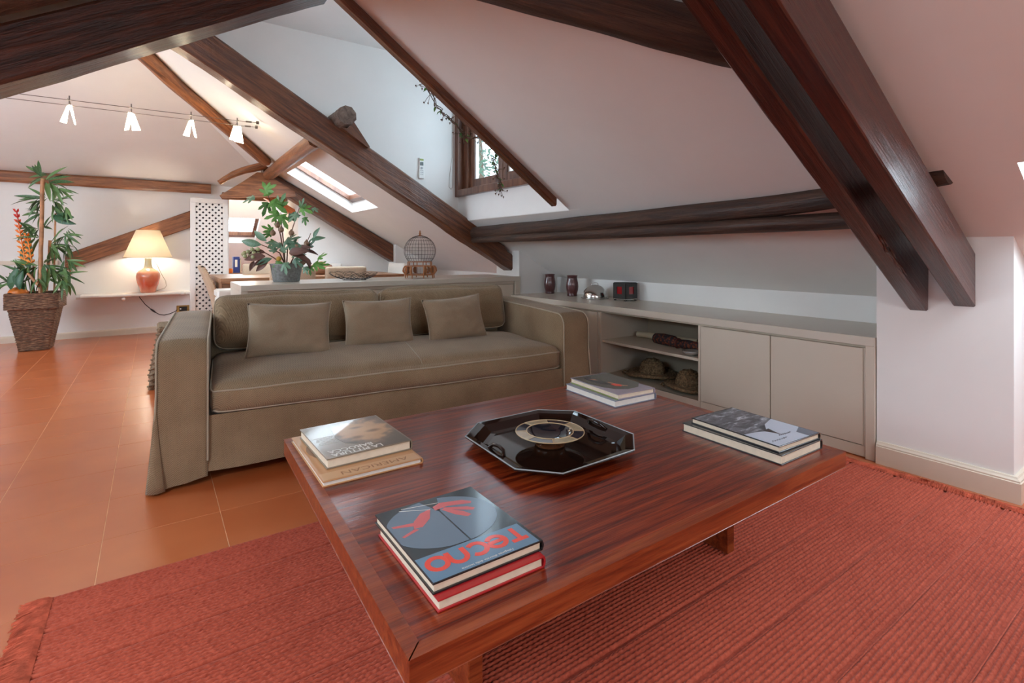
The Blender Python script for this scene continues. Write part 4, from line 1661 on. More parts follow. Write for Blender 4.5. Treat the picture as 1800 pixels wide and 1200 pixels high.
bowl = thing('bowl', 'round dark bowl with a beige and blue panelled rim, on the amber tray', 'bowl', (1.120, 1.385, HT + 0.0095))
dk = plain('dark_glaze', (0.010, 0.011, 0.016), 0.05, coat=1.0, var=0.02)
bw = MB()
bw.lathe([(0.001, 0.0), (0.050, 0.0), (0.053, 0.006), (0.056, 0.018), (0.074, 0.028), (0.110, 0.041), (0.117, 0.0455)], 48)
bw.build('bowl_body', plain('brown_glaze', (0.13, 0.045, 0.018), 0.12, coat=0.8), bowl, label='brown underside')
wl = MB()
wl.lathe([(0.0795, 0.046), (0.070, 0.034), (0.052, 0.022), (0.028, 0.0155), (0.001, 0.014)], 48)
wl.build('well', dk, bowl)
gold = plain('glaze_line', (0.46, 0.33, 0.18), 0.3, coat=0.4)
for rr, zz in ((0.117, 0.0465), (0.080, 0.0475)):
    g_ = MB()
    g_.tube([(rr * math.cos(2 * PI * i / 60), rr * math.sin(2 * PI * i / 60), zz) for i in range(60)], 0.0019, 6, closed=True)
    g_.build('rim_line', gold, bowl)
beige = plain('beige_glaze', (0.40, 0.33, 0.21), 0.18, coat=0.7, scale=40, var=0.15)
navy = plain('navy_glaze', (0.014, 0.018, 0.035), 0.06, coat=1.0)
NSG = 8
for i in range(NSG):
    a0, a1 = 360 / NSG * i + 12, 360 / NSG * (i + 1) + 12
    sgm = MB()
    sgm.grid(lambda u, v: ((0.0805 + 0.0355 * v) * math.cos(R(a0 + 0.8 + (a1 - a0 - 1.6) * u)), (0.0805 + 0.0355 * v) * math.sin(R(a0 + 0.8 + (a1 - a0 - 1.6) * u)), 0.0472 - 0.0006 * v), 8, 2)
    sgm.build('rim_panel', beige if i % 2 else navy, bowl, label=('beige' if i % 2 else 'dark blue') + ' rim panel')
for i in range(NSG):
    a = R(360 / NSG * i + 12)
    sp = MB()
    sp.tube([(0.0805 * math.cos(a), 0.0805 * math.sin(a), 0.0475), (0.1165 * math.cos(a), 0.1165 * math.sin(a), 0.0468)], 0.0014, 5)
    sp.build('rim_divider', gold, bowl)


# =================================================================== ON THE LOW CABINET
ZT = 0.6205
vase_m = plain('oxblood_glaze', (0.085, 0.018, 0.018), 0.28, coat=0.5, var=0.25, scale=30)


def vase(label, x, y, r0, h_):
    t = thing('vase', label, 'vase', (x, y, ZT), 0, 'oxblood ribbed vases on the low cabinet')
    mb = MB()
    prof = [(0.001, 0.0), (0.046, 0.0), (0.050, 0.006), (0.045, 0.016), (0.047, 0.03), (0.054, 0.06), (0.0575, 0.095), (0.055, 0.13), (0.048, 0.165), (0.046, 0.185), (0.052, 0.197), (0.053, 0.203), (0.049, 0.203), (0.042, 0.185), (0.045, 0.12), (0.02, 0.02), (0.001, 0.02)]
    s = h_ / 0.203
    mb.lathe([(r * r0 / 0.0575, z * s) for r, z in prof], 60, mod=lambda a, z: 1 + (0.045 * math.cos(10 * a) if 0.02 < z < 0.18 else 0))
    mb.build('vase_body', vase_m, t)
    for z in (0.018 * s, 0.182 * s):
        rg = MB()
        rg.tube([((0.047 * r0 / 0.0575 + 0.001) * math.cos(2 * PI * i / 30), (0.047 * r0 / 0.0575 + 0.001) * math.sin(2 * PI * i / 30), z) for i in range(30)], 0.003, 6, closed=True)
        rg.build('ring', vase_m, t)


vase('oxblood ribbed vase standing in the corner at the far end of the low cabinet', 3.385, 4.185, 0.0565, 0.200)
vase('oxblood ribbed vase next to the steel dome on the low cabinet', 3.365, 3.815, 0.0575, 0.200)

cl = thing('roll_top_dish', 'polished steel domed roll-top dish between the vase and the black lantern', 'dish', (3.365, 3.50, ZT), R(-35))
d_ = MB()
d_.lathe([(0.001, 0.0), (0.122, 0.0), (0.130, 0.005), (0.124, 0.010), (0.10, 0.010), (0.001, 0.010)], 48)
d_.build('base_plate', M['chrome'], cl)
d_ = MB()


def dome(a0, a1, r, t0, t1, nu, nv):
    def f(u, v):
        a = R(a0 + (a1 - a0) * u)
        t = R(t0 + (t1 - t0) * v)
        return (r * math.cos(t) * math.cos(a), r * math.cos(t) * math.sin(a), 0.010 + r * 1.02 * math.sin(t))
    return f


TIL = Matrix.Rotation(R(30), 3, Vector((math.cos(R(55)), math.sin(R(55)), 0)))
for rr in (0.115, 0.112):
    def lid(u, v, rr=rr):
        p = TIL @ (Vector(dome(0, 360, rr, 0, 90, 1, 1)(u, v)) - Vector((0, 0, 0.010)))
        return (p.x, p.y, max(0.0105, p.z + 0.010))
    d_.grid(lid, 48, 16)
d_.build('dome_lid', M['chrome'], cl)
d_ = MB()
d_.grid(dome(0, 360, 0.104, 0, 89, 30, 12), 40, 12)
d_.build('inner_shell', M['chrome'], cl)
d_ = MB()
d_.tube([(-0.03 + 0.0, 0.0, 0.122), (-0.026, 0, 0.140), (0.0, 0, 0.148), (0.026, 0, 0.140), (0.03, 0, 0.122)], 0.0035, 8)
d_.build('handle', M['chrome'], cl)

ln = thing('lantern', 'black square candle lantern with red glass windows on the low cabinet', 'lantern', (3.37, 3.125, ZT))
lw_, lh_ = 0.148, 0.155
blk = plain('black_lantern_metal', (0.022, 0.019, 0.017), 0.4)
redg = plain('red_glass', (0.32, 0.008, 0.012), 0.1, coat=0.6)
rbx(ln, 'base_plate', plain('silver_base', (0.50, 0.48, 0.44), 0.25, 0.8), 0.0, lw_, 0.0, lw_, 0.010, 0.018)
for fx in (0.012, lw_ - 0.012):
    for fy in (0.012, lw_ - 0.012):
        rbx(ln, 'foot', blk, fx - 0.008, fx + 0.008, fy - 0.008, fy + 0.008, 0.0, 0.010, 0)
b_, wdw = 0.043, 0.004
for side in range(4):
    fr = MB()
    for a, c, z0, z1 in ((0, lw_, 0.018, 0.018 + 0.040), (0, lw_, lh_ - 0.032, lh_), (0, b_, 0.058, lh_ - 0.032), (lw_ - b_, lw_, 0.058, lh_ - 0.032)):
        if side == 0:
            fr.box(a, c, 0, wdw, z0, z1)
        elif side == 1:
            fr.box(a, c, lw_ - wdw, lw_, z0, z1)
        elif side == 2:
            fr.box(0, wdw, a, c, z0, z1)
        else:
            fr.box(lw_ - wdw, lw_, a, c, z0, z1)
    fr.build('frame_side', blk, ln)
    gb = MB()
    m0, m1 = b_ - 0.004, lw_ - b_ + 0.004
    if side == 0:
        gb.box(m0, m1, 0.006, 0.009, 0.05, lh_ - 0.028)
    elif side == 1:
        gb.box(m0, m1, lw_ - 0.009, lw_ - 0.006, 0.05, lh_ - 0.028)
    elif side == 2:
        gb.box(0.006, 0.009, m0, m1, 0.05, lh_ - 0.028)
    else:
        gb.box(lw_ - 0.009, lw_ - 0.006, m0, m1, 0.05, lh_ - 0.028)
    gb.build('window_glass', redg, ln, label='red glass window')
rbx(ln, 'lid', blk, 0.004, lw_ - 0.004, 0.004, lw_ - 0.004, lh_, lh_ + 0.004)

# in the open shelves
pt = thing('paper_roll', 'rolled white paper lying at the back of the upper shelf', 'roll', (3.36, 2.72, 0.3385))
r_ = MB()
r_.tube([(-0.02, 0.24, 0.025), (0.0, 0.0, 0.025), (0.03, -0.30, 0.025)], 0.0245, 20, cap=False)
r_.tube([(-0.02, 0.24, 0.025), (0.0, 0.0, 0.025), (0.03, -0.30, 0.025)], 0.021, 20, cap=False)
r_.tube([(-0.0195, 0.235, 0.025), (0.0295, -0.295, 0.025)], 0.014, 14)
r_.build('paper', plain('cream_paper', (0.66, 0.60, 0.44), 0.7), pt)


def batik_mat():
    m, nt, b = new_mat('dark_batik_cloth')
    v = N(nt, 'ShaderNodeTexVoronoi')
    v.inputs['Scale'].default_value = 55
    nt.links.new(coords(nt), v.inputs['Vector'])
    nt.links.new(ramp(nt, v.outputs['Distance'], [(0.1, (0.26, 0.075, 0.018)), (0.35, (0.11, 0.022, 0.012)), (0.6, (0.014, 0.012, 0.018))]), b.inputs['Base Color'])
    b.inputs['Roughness'].default_value = 0.75
    return m


bt_ = thing('cloth_bundle', 'dark patterned cloth rolled up and tied, on the upper shelf', 'cloth', (3.19, 2.50, 0.3385))
r_ = MB()
pth = [(0.02, 0.175, 0.042), (0.015, 0.16, 0.043), (0.01, 0.08, 0.046), (0.0, -0.02, 0.045), (0.0, -0.06, 0.034), (0.0, -0.085, 0.036), (-0.01, -0.16, 0.040), (-0.01, -0.26, 0.038)]
r_.tube(pth, [0.020, 0.038, 0.043, 0.041, 0.030, 0.032, 0.036, 0.028], 20)
bb = r_.build('cloth', batik_mat(), bt_)
r_ = MB()
r_.tube([(0.034 * math.cos(2 * PI * i / 24), -0.06, 0.035 + 0.033 * math.sin(2 * PI * i / 24)) for i in range(24)], 0.007, 8, closed=True)
r_.build('tie', plain('dark_red_tie', (0.10, 0.02, 0.015), 0.8), bt_)
gd = thing('glass_dish', 'small grey glass dish at the right end of the upper shelf', 'dish', (3.055, 2.225, 0.3385))
r_ = MB()
r_.lathe([(0.001, 0.0), (0.03, 0.0), (0.052, 0.012), (0.066, 0.030), (0.063, 0.031), (0.045, 0.014), (0.001, 0.006)], 32)
r_.build('dish_body', plain('grey_glass', (0.26, 0.25, 0.23), 0.08, coat=0.8), gd)


def straw_mat():
    m, nt, b = new_mat('plaited_straw')
    n1 = noise_tex(nt, coords(nt), 70, 4, 0.7)
    nt.links.new(ramp(nt, n1, [(0.35, (0.055, 0.033, 0.016)), (0.65, (0.30, 0.20, 0.10))]), b.inputs['Base Color'])
    b.inputs['Roughness'].default_value = 0.9
    add_bump(nt, b, n1, 0.8, 0.004)
    return m


STRAW = straw_mat()


def hat(label, x, y, rb_, rc, hc, seed):
    t = thing('straw_hat', label, 'hat', (x, y, 0.0605), 0, 'straw hats in the open shelf')

    def coil(turns, rf, zf, rad, n_):
        pts = []
        for i in range(n_ + 1):
            q = i / n_
            a = q * turns * 2 * PI
            r__ = rf(q)
            w_ = 0.0022 * math.sin(a * 17)
            pts.append(((r__ + w_) * math.cos(a), (r__ + w_) * math.sin(a), zf(q, a) + 0.0022 * math.sin(a * 17 + 1.5)))
        return pts
    br = MB()
    br.tube(coil(6, lambda q: rb_ - (rb_ - rc) * q, lambda q, a: 0.012 + 0.010 * math.sin(2 * a + seed) * (1 - q) + 0.008 * (1 - q) + 0.012, 0, 560), 0.0125, 6)
    br.build('brim', STRAW, t)
    cr = MB()
    cr.tube(coil(8, lambda q: rc * max(0.03, (1 - q ** 2.6)) ** 0.5, lambda q, a: 0.022 + hc * q ** 0.9, 0, 560), 0.0125, 6)
    cr.build('crown', STRAW, t)
    st = MB()
    st.tube([(-rb_ * 0.4 + 0.0, rb_ * 0.86, 0.012), (-rb_ * 0.5, rb_ * 1.0, 0.028), (-rb_ * 0.62, rb_ * 1.02, 0.018), (-rb_ * 0.6, rb_ * 0.86, 0.010)], 0.006, 6)
    st.build('chin_cord', STRAW, t)


hat('straw hat with a wide brim at the back of the lower shelf', 3.25, 2.735, 0.195, 0.088, 0.118, 0.5)
hat('straw hat half hidden by the cabinet divider on the lower shelf', 3.165, 2.33, 0.165, 0.082, 0.115, 2.5)


# =================================================================== ON THE BACK CABINET
ZB_ = 0.8012
cw_ = plain('birdcage_wood', (0.34, 0.12, 0.035), 0.4, coat=0.3, var=0.3, scale=25)
cg = thing('birdcage', 'ornamental domed wire birdcage with carved wooden base on the back cabinet', 'birdcage', (2.095, 4.555, ZB_), R(12))
cg.scale = (0.94, 0.94, 0.985)
wr_ = MB()
NW = 30
ez, ea, ec = 0.262, 0.158, 0.148


def cage_pt(t, a):
    return (ea * math.cos(t) * math.cos(a), ea * math.cos(t) * math.sin(a), ez + ec * math.sin(t))


for i in range(NW):
    a = 2 * PI * i / NW
    wr_.tube([cage_pt(R(-48 + 138 * k / 16), a) for k in range(17)], 0.0011, 4, cap=False)
for td in (-30, -14, 0, 12, 26, 42, 60):
    wr_.tube([cage_pt(R(td), 2 * PI * i / 40) for i in range(40)], 0.0012, 4, closed=True)
wr_.build('wire_dome', M['wire'], cg)
fn = MB()
fn.lathe([(0.001, 0.402), (0.020, 0.405), (0.022, 0.411), (0.008, 0.416), (0.010, 0.424), (0.013, 0.432), (0.007, 0.440), (0.009, 0.446), (0.004, 0.456), (0.001, 0.462)], 14)
fn.build('finial', cw_, cg)


def octring(r, z0, z1, th):
    mb = MB()
    out = [(r * math.cos(R(22.5 + 45 * i)), r * math.sin(R(22.5 + 45 * i))) for i in range(8)]
    inn = [(x * (1 - th / r), y * (1 - th / r)) for x, y in out]
    v = [(*p, z) for z in (z0, z1) for p in out] + [(*p, z) for z in (z0, z1) for p in inn]
    f = []
    for i in range(8):
        j = (i + 1) % 8
        f += [(i, j, 8 + j, 8 + i), (16 + j, 16 + i, 24 + i, 24 + j), (8 + i, 8 + j, 24 + j, 24 + i), (j, i, 16 + i, 16 + j)]
    mb.add(v, f)
    return mb


octring(0.128, 0.152, 0.160, 0.03).build('upper_rail', cw_, cg)
octring(0.150, 0.112, 0.120, 0.045).build('middle_rail', cw_, cg)
octring(0.142, 0.028, 0.040, 0.14).build('floor_rail', cw_, cg)
for i in range(8):
    a = R(22.5 + 45 * i)
    pm = MB()
    pm.tube([(0.122 * math.cos(a), 0.122 * math.sin(a), 0.118), (0.122 * math.cos(a), 0.122 * math.sin(a), 0.154)], 0.0055, 6)
    pm.build('upper_post', cw_, cg)
    lg_ = MB()
    zs = [(0.150, 0.118), (0.166, 0.095), (0.170, 0.070), (0.156, 0.050), (0.146, 0.032), (0.148, 0.016), (0.150, 0.0)]
    lg_.tube([(r * math.cos(a), r * math.sin(a), z) for r, z in zs], [0.006, 0.009, 0.011, 0.008, 0.007, 0.006, 0.0045], 6)
    lg_.build('leg', cw_, cg)
    a2 = R(45 * i)
    if i % 2 == 0:
        bp_ = MB()
        for k in (-1, 1):
            p0 = Vector((0.138 * math.cos(a2), 0.138 * math.sin(a2), 0))
            tn = Vector((-math.sin(a2), math.cos(a2), 0))
            q = [(0.040, 0.040), (0.022, 0.055), (0.018, 0.085), (0.030, 0.112), (0.048, 0.112), (0.048, 0.040)]
            v = [p0 + tn * k * s + Vector((0, 0, z)) for s, z in q]
            v2 = [p + p0.normalized() * 0.006 for p in v]
            bp_.add(v + v2, [tuple(range(6)), tuple(range(11, 5, -1))] + [(j, (j + 1) % 6, 6 + (j + 1) % 6, 6 + j) for j in range(6)])
        bp_.build('carved_panel', cw_, cg)
lw2 = MB()
for i in range(40):
    a = 2 * PI * i / 40
    lw2.tube([(0.132 * math.cos(a), 0.132 * math.sin(a), 0.038), (0.132 * math.cos(a), 0.132 * math.sin(a), 0.114)], 0.0010, 4, cap=False)
lw2.build('lower_wires', M['wire'], cg)

wbm = thing('wire_bowl', 'shallow bowl of tangled wire on the back cabinet', 'bowl', (1.47, 4.56, ZB_))
rnd = random.Random(5)
mb = MB()
for i in range(46):
    a = rnd.random() * 2 * PI
    q = rnd.random()
    pts = []
    da = rnd.uniform(0.25, 0.6) * rnd.choice((-1, 1))
    for k in range(9):
        t = k / 8
        qq = min(1.08, max(0.15, q + 0.25 * math.sin(t * 7 + i)))
        rr = 0.06 + 0.155 * qq
        pts.append((rr * math.cos(a + da * t * 2.4), rr * math.sin(a + da * t * 2.4), 0.004 + 0.055 * qq ** 2 + 0.004 * rnd.random()))
    mb.tube(pts, 0.0016, 4, cap=False)
mb.build('wire_mesh', M['wire'], wbm)
mb = MB()
mb.tube([(0.10 * math.cos(2 * PI * i / 40), 0.10 * math.sin(2 * PI * i / 40), 0.003) for i in range(40)], 0.0024, 5, closed=True)
mb.build('foot_ring', M['wire'], wbm)


# ---- leaves
def leaf_mat(name, dark, light, rough=0.42):
    m, nt, b = new_mat(name)
    oi = N(nt, 'ShaderNodeObjectInfo')
    n1 = noise_tex(nt, coords(nt), 18, 3)
    a = N(nt, 'ShaderNodeMath', operation='MULTIPLY_ADD')
    nt.links.new(oi.outputs['Random'], a.inputs[0])
    a.inputs[1].default_value = 0.8
    nt.links.new(n1, a.inputs[2])
    nt.links.new(ramp(nt, a.outputs[0], [(0.4, dark), (1.2, light)]), b.inputs['Base Color'])
    b.inputs['Roughness'].default_value = rough
    b.inputs['Specular IOR Level'].default_value = 0.4
    return m


LG = leaf_mat('fig_leaf_green', (0.020, 0.085, 0.016), (0.12, 0.30, 0.060))
LD = leaf_mat('fig_leaf_bluegreen', (0.030, 0.085, 0.050), (0.13, 0.24, 0.15))
LB = leaf_mat('dry_purple_leaf', (0.035, 0.012, 0.010), (0.13, 0.060, 0.045), 0.6)
PALM = leaf_mat('palm_leaf_green', (0.016, 0.058, 0.022), (0.115, 0.215, 0.075))
PALMB = leaf_mat('broad_palm_leaf', (0.020, 0.075, 0.035), (0.05, 0.13, 0.06))
STEM = plain('twig_bark', (0.10, 0.055, 0.032), 0.8, var=0.3, scale=30)


def lobed_leaf_mesh(name, mat):
    """fig leaf of length 1 along +x, five lobes, slightly folded"""
    lobes = [(-75, 0.45), (-38, 0.78), (0, 1.0), (38, 0.78), (75, 0.45)]
    out = []
    for i, (a, l) in enumerate(lobes):
        if i:
            am = (lobes[i - 1][0] + a) / 2
            out.append((0.36 * math.cos(R(am)) + 0.05, 0.30 * math.sin(R(am)), -0.02))
        for da, f in ((-11, 0.78), (0, 1.0), (11, 0.78)):
            out.append((l * f * math.cos(R(a + da)) + 0.05, l * f * 0.85 * math.sin(R(a + da)), -0.16 * (l * f) ** 2))
    v = [(0.0, 0.0, 0.0), (0.2, 0, 0.05)] + out
    f = [(1, i, i + 1) for i in range(2, len(v) - 1)] + [(1, len(v) - 1, 0), (0, 2, 1)]
    me = bpy.data.meshes.new(name)
    me.from_pydata(v, [], f)
    me.materials.append(mat)
    return me


def lance_leaf_mesh(name, mat, wd_=0.17, droop=0.22, n_=7):
    v, f = [], []
    for i in range(n_ + 1):
        t = i / n_
        w_ = wd_ * math.sin(PI * min(1, t * 0.96 + 0.02)) ** 0.8 * (1 - 0.35 * t)
        z = -droop * t * t
        v += [(t, -w_ / 2, z + 0.25 * w_), (t, 0, z), (t, w_ / 2, z + 0.25 * w_)]
    for i in range(n_):
        a = 3 * i
        f += [(a, a + 3, a + 4, a + 1), (a + 1, a + 4, a + 5, a + 2)]
    me = bpy.data.meshes.new(name)
    me.from_pydata(v, [], f)
    me.polygons.foreach_set('use_smooth', [True] * len(f))
    me.materials.append(mat)
    return me


def put_leaf(mesh, parent, base, d, size, up=(0, 0, 1), roll=0.0, name='leaf', sy=1.0):
    x = Vector(d).normalized()
    z = Vector(up)
    z = z - x * z.dot(x)
    if z.length < 1e-4:
        z = x.orthogonal()
    z.normalize()
    y = z.cross(x)
    m = Matrix((x, y, z)).transposed().to_4x4() @ Matrix.Rotation(roll, 4, 'X') @ Matrix.Diagonal((size, size * sy, size, 1))
    m.translation = Vector(base)
    return inst(mesh, name, parent, m)


# directions on the picture side: right of view and up
VR = Vector((math.cos(YAW), -math.sin(YAW), 0))
VF = Vector((math.sin(YAW), math.cos(YAW), 0))
VU = Vector((0, 0, 1))

fig = thing('potted_fig', 'fig plant arrangement in a grey zinc pot on the back cabinet', 'plant', (0.925, 4.655, ZB_))
zinc = plain('zinc_pot', (0.20, 0.21, 0.21), 0.55, 0.25, var=0.35, scale=60, bump=0.1)
pm = MB()
pm.lathe([(0.001, 0.0), (0.100, 0.0), (0.103, 0.004), (0.127, 0.140), (0.130, 0.147), (0.127, 0.150), (0.121, 0.146), (0.118, 0.12), (0.001, 0.12)], 40)
pm.build('pot', zinc, fig)
so_ = MB()
so_.lathe([(0.001, 0.128), (0.06, 0.130), (0.119, 0.124)], 24)
so_.build('soil', plain('dry_moss', (0.06, 0.05, 0.03), 0.95, var=0.5, scale=60, bump=0.8), fig)
PPM = 910.0 / 4.38      # picture pixels per metre at the fig plant


def fp_(px, py, dep=0.0):
    """offset from the pot base for a spot seen px to the right and py above the base centre"""
    return VR * (px / PPM) + VU * (py / PPM) + VF * dep


stems = [
    [fp_(-2, 24), fp_(-6, 55), fp_(-12, 80, .02), fp_(-22, 115, .02), fp_(-30, 140, .01), fp_(-34, 160, 0)],
    [fp_(-2, 24), fp_(-4, 60), fp_(-6, 90, -.02), fp_(-8, 120, -.02)],
    [fp_(0, 24), fp_(2, 60), fp_(14, 95, -.03), fp_(26, 128, -.04)],
    [fp_(0, 24), fp_(-12, 50), fp_(-30, 60, -.04), fp_(-44, 66, -.05)],
    [fp_(4, 24), fp_(14, 46), fp_(34, 60, -.02), fp_(44, 84, -.02)],
    [fp_(2, 24), fp_(-20, 42, -.03), fp_(-40, 55, -.06), fp_(-64, 53, -.07)],
    [fp_(2, 24), fp_(20, 40, -.03), fp_(40, 52, -.04), fp_(52, 72, -.04)],
]
for s in stems:
    mb = MB()
    mb.tube(s, [0.006 - 0.0035 * i / (len(s) - 1) for i in range(len(s))], 6)
    mb.build('stem', STEM, fig)
FL1 = lobed_leaf_mesh('fig_leaf', LG)
FL2 = lobed_leaf_mesh('fig_leaf', LD)
FL3 = lance_leaf_mesh('dry_leaf', LB, 0.5, 0.35)
FL4 = lance_leaf_mesh('oval_leaf', LD, 0.45, 0.25)
# (x, y, heading in the picture, size in pixels, mesh, depth)
figs = [(-30, 150, 115, 40, FL1, 0), (-36, 158, 25, 36, FL1, -.02), (-22, 140, -35, 52, FL1, -.05), (-30, 138, -100, 40, FL1, -.03), (-55, 148, 205, 34, FL2, 0), (-8, 118, 200, 40, FL1, -.04), (-6, 116, -60, 42, FL1, -.05), (-12, 128, 60, 44, FL1, -.02), (4, 112, 10, 34, FL2, -.02),
        (28, 128, -20, 40, FL1, -.04), (30, 126, 70, 30, FL1, -.05), (24, 118, -140, 34, FL2, -.04), (36, 112, -80, 24, FL1, -.05), (48, 128, -30, 22, FL2, -.03), (-22, 84, 190, 34, FL1, -.03), (-24, 88, 150, 30, FL1, 0), (-14, 96, 60, 24, FL1, -.04), (-18, 72, 230, 28, FL1, -.04),
        (2, 70, 20, 44, FL2, -.05), (6, 66, -10, 40, FL4, -.06), (-4, 62, 160, 40, FL2, -.05), (-36, 64, 170, 44, FL4, -.08), (-28, 70, 140, 36, FL4, -.07), (44, 72, 15, 30, FL4, -.02), (40, 60, 40, 30, FL2, -.04), (50, 76, 60, 26, FL4, -.03),
        (8, 34, -75, 34, FL2, -.12), (0, 36, -110, 34, FL1, -.11), (22, 40, -40, 34, FL2, -.10), (16, 42, 20, 30, FL4, -.08), (-16, 40, 200, 34, FL4, -.10), (58, 40, 30, 32, FL1, -.05), (52, 32, -20, 36, FL1, -.06), (46, 28, -80, 26, FL1, -.07), (60, 28, 10, 30, FL1, -.05), (38, 26, -60, 24, FL2, -.08), (-12, 52, 140, 26, FL2, -.06), (-4, 50, 75, 34, FL2, -.04), (10, 54, 60, 30, FL4, -.05)]
rnd = random.Random(3)
for x, y, hd, sz, me, dp in figs:
    d = VR * math.cos(R(hd)) + VU * math.sin(R(hd)) - VF * rnd.uniform(0.0, 0.5)
    up = -VF + VU * rnd.uniform(0.2, 0.8) + VR * rnd.uniform(-.3, .3)
    put_leaf(me, fig, fp_(x, y, dp), d, sz * (0.66 if me in (FL1, FL2) else 0.8) / PPM, up, rnd.uniform(-.3, .3))
for x, y, hd, sz, dp in ((-28, 44, 185, 44, -.09), (-26, 38, 200, 40, -.10), (-30, 50, 170, 36, -.07), (-22, 34, 215, 34, -.11), (-46, 36, 250, 24, -.10), (12, 50, 10, 46, -.08), (16, 46, -5, 50, -.10), (20, 54, 20, 40, -.06), (30, 44, -20, 36, -.10), (34, 52, 5, 36, -.08), (40, 42, -50, 28, -.08)):
    d = VR * math.cos(R(hd)) + VU * math.sin(R(hd)) - VF * rnd.uniform(0.1, 0.5)
    put_leaf(FL3, fig, fp_(x, y, dp), d, sz * 0.75 / PPM, -VF + VU, rnd.uniform(-.8, .8), 'dry_leaf')
gr = plain('pale_green_grape', (0.30, 0.33, 0.17), 0.35, var=0.2)
gb_ = MB()
gb_.ball((0, 0, 0), 0.017, 12, 8)
gm = gb_.mesh('grape', gr)
for x, y in ((-56, 52), (-49, 56), (-62, 50), (-46, 50), (-54, 45), (-47, 43), (-60, 44), (-66, 48), (-41, 56), (-40, 48)):
    inst(gm, 'grape', fig, Matrix.Translation(fp_(x, y, -.10 + rnd.uniform(-.015, .015))))
fgm = MB()
fgm.lathe([(0.001, -0.024), (0.014, -0.020), (0.023, -0.006), (0.021, 0.010), (0.008, 0.026), (0.003, 0.034), (0.001, 0.036)], 14)
fm = fgm.mesh('fig_fruit', plain('ripe_fig', (0.22, 0.14, 0.085), 0.45, var=0.5, scale=30))
for x, y in ((-18, 84), (-4, 90), (-10, 98), (14, 84), (30, 30), (34, 34), (-10, 30), (40, 66), (24, 62)):
    inst(fm, 'fig_fruit', fig, Matrix.Translation(fp_(x, y, -.06)) @ Matrix.Rotation(rnd.uniform(-.6, .6), 4, 'X'))
ym = MB()
ym.lathe([(0.001, -0.02), (0.016, -0.015), (0.022, 0.0), (0.016, 0.015), (0.001, 0.02)], 12)
ym.build('small_gourd', plain('yellow_gourd', (0.42, 0.25, 0.03), 0.4), fig).location = fp_(-2, 40, -.12)
for o_ in fig.children:
    if o_.name.startswith('small_gourd'):
        o_['label'] = 'small yellow gourd'


# =================================================================== LAMP WALL
sh = thing('wall_shelf', 'white wall shelf carrying the table lamp', 'shelf', (-0.73, 8.2, 0.0))
rbx(sh, 'board', M['trim_white'], 0.02, 1.14, -0.30, -0.002, 0.508, 0.532, 0.003)
rl = MB()
rl.tube([(0.035, -0.315, 0.515), (1.02, -0.315, 0.522)], 0.019, 14)
rl.build('front_roll', M['trim_white'], sh)
for x0, x1 in ((-0.005, 0.032), (1.03, 1.065), (1.08, 1.125)):
    e_ = MB()
    e_.tube([(x0, -0.315, 0.518), (x1, -0.315, 0.518)], 0.025, 14)
    e_.build('end_cap', M['white_plastic'], sh)
hk = MB()
hk.ball((0.44, -0.30, 0.475), 0.020, 12, 8)
hk.tube([(0.44, -0.30, 0.508), (0.44, -0.30, 0.47)], 0.006, 6)
hk.build('hook', M['white_plastic'], sh)

LMP = (-0.045, 8.035, 0.5335)
lp = thing('table_lamp', 'lit table lamp with a red glazed vase base and cream shade on the wall shelf', 'lamp', LMP)


def lamp_glaze():
    m, nt, b = new_mat('red_and_cream_glaze')
    n1 = noise_tex(nt, coords(nt), 9, 3, 0.6, 0.6)
    sp = N(nt, 'ShaderNodeSeparateXYZ')
    tc = N(nt, 'ShaderNodeTexCoord')
    nt.links.new(tc.outputs['Object'], sp.inputs[0])
    a = N(nt, 'ShaderNodeMath', operation='MULTIPLY_ADD')
    nt.links.new(n1, a.inputs[0])
    a.inputs[1].default_value = 0.12
    nt.links.new(sp.outputs['Z'], a.inputs[2])
    nt.links.new(ramp(nt, a.outputs[0], [(0.06, (0.72, 0.32, 0.21)), (0.16, (0.62, 0.10, 0.045)), (0.27, (0.70, 0.22, 0.12)), (0.345, (0.74, 0.38, 0.27)), (0.375, (0.42, 0.45, 0.36)), (0.50, (0.40, 0.42, 0.34))]), b.inputs['Base Color'])
    b.inputs['Roughness'].default_value = 0.12
    b.inputs['Coat Weight'].default_value = 0.8
    return m


lb = MB()
lb.lathe([(0.001, 0.0), (0.076, 0.0), (0.080, 0.004), (0.092, 0.05), (0.115, 0.12), (0.128, 0.18), (0.130, 0.215), (0.122, 0.25), (0.100, 0.278), (0.068, 0.297), (0.048, 0.315), (0.039, 0.35), (0.037, 0.40), (0.040, 0.435), (0.036, 0.44), (0.001, 0.44)], 40)
lb.build('ceramic_base', lamp_glaze(), lp)


def shade_mat():
    m, nt, b = new_mat('cream_lamp_shade')
    b.inputs['Base Color'].default_value = (0.72, 0.62, 0.44, 1)
    b.inputs['Roughness'].default_value = 0.8
    tr = N(nt, 'ShaderNodeBsdfTranslucent')
    tr.inputs[0].default_value = (0.80, 0.70, 0.52, 1)
    mx = N(nt, 'ShaderNodeMixShader')
    mx.inputs[0].default_value = 0.16
    out = nt.nodes['Material Output']
    nt.links.new(b.outputs[0], mx.inputs[1])
    nt.links.new(tr.outputs[0], mx.inputs[2])
    nt.links.new(mx.outputs[0], out.inputs[0])
    return m


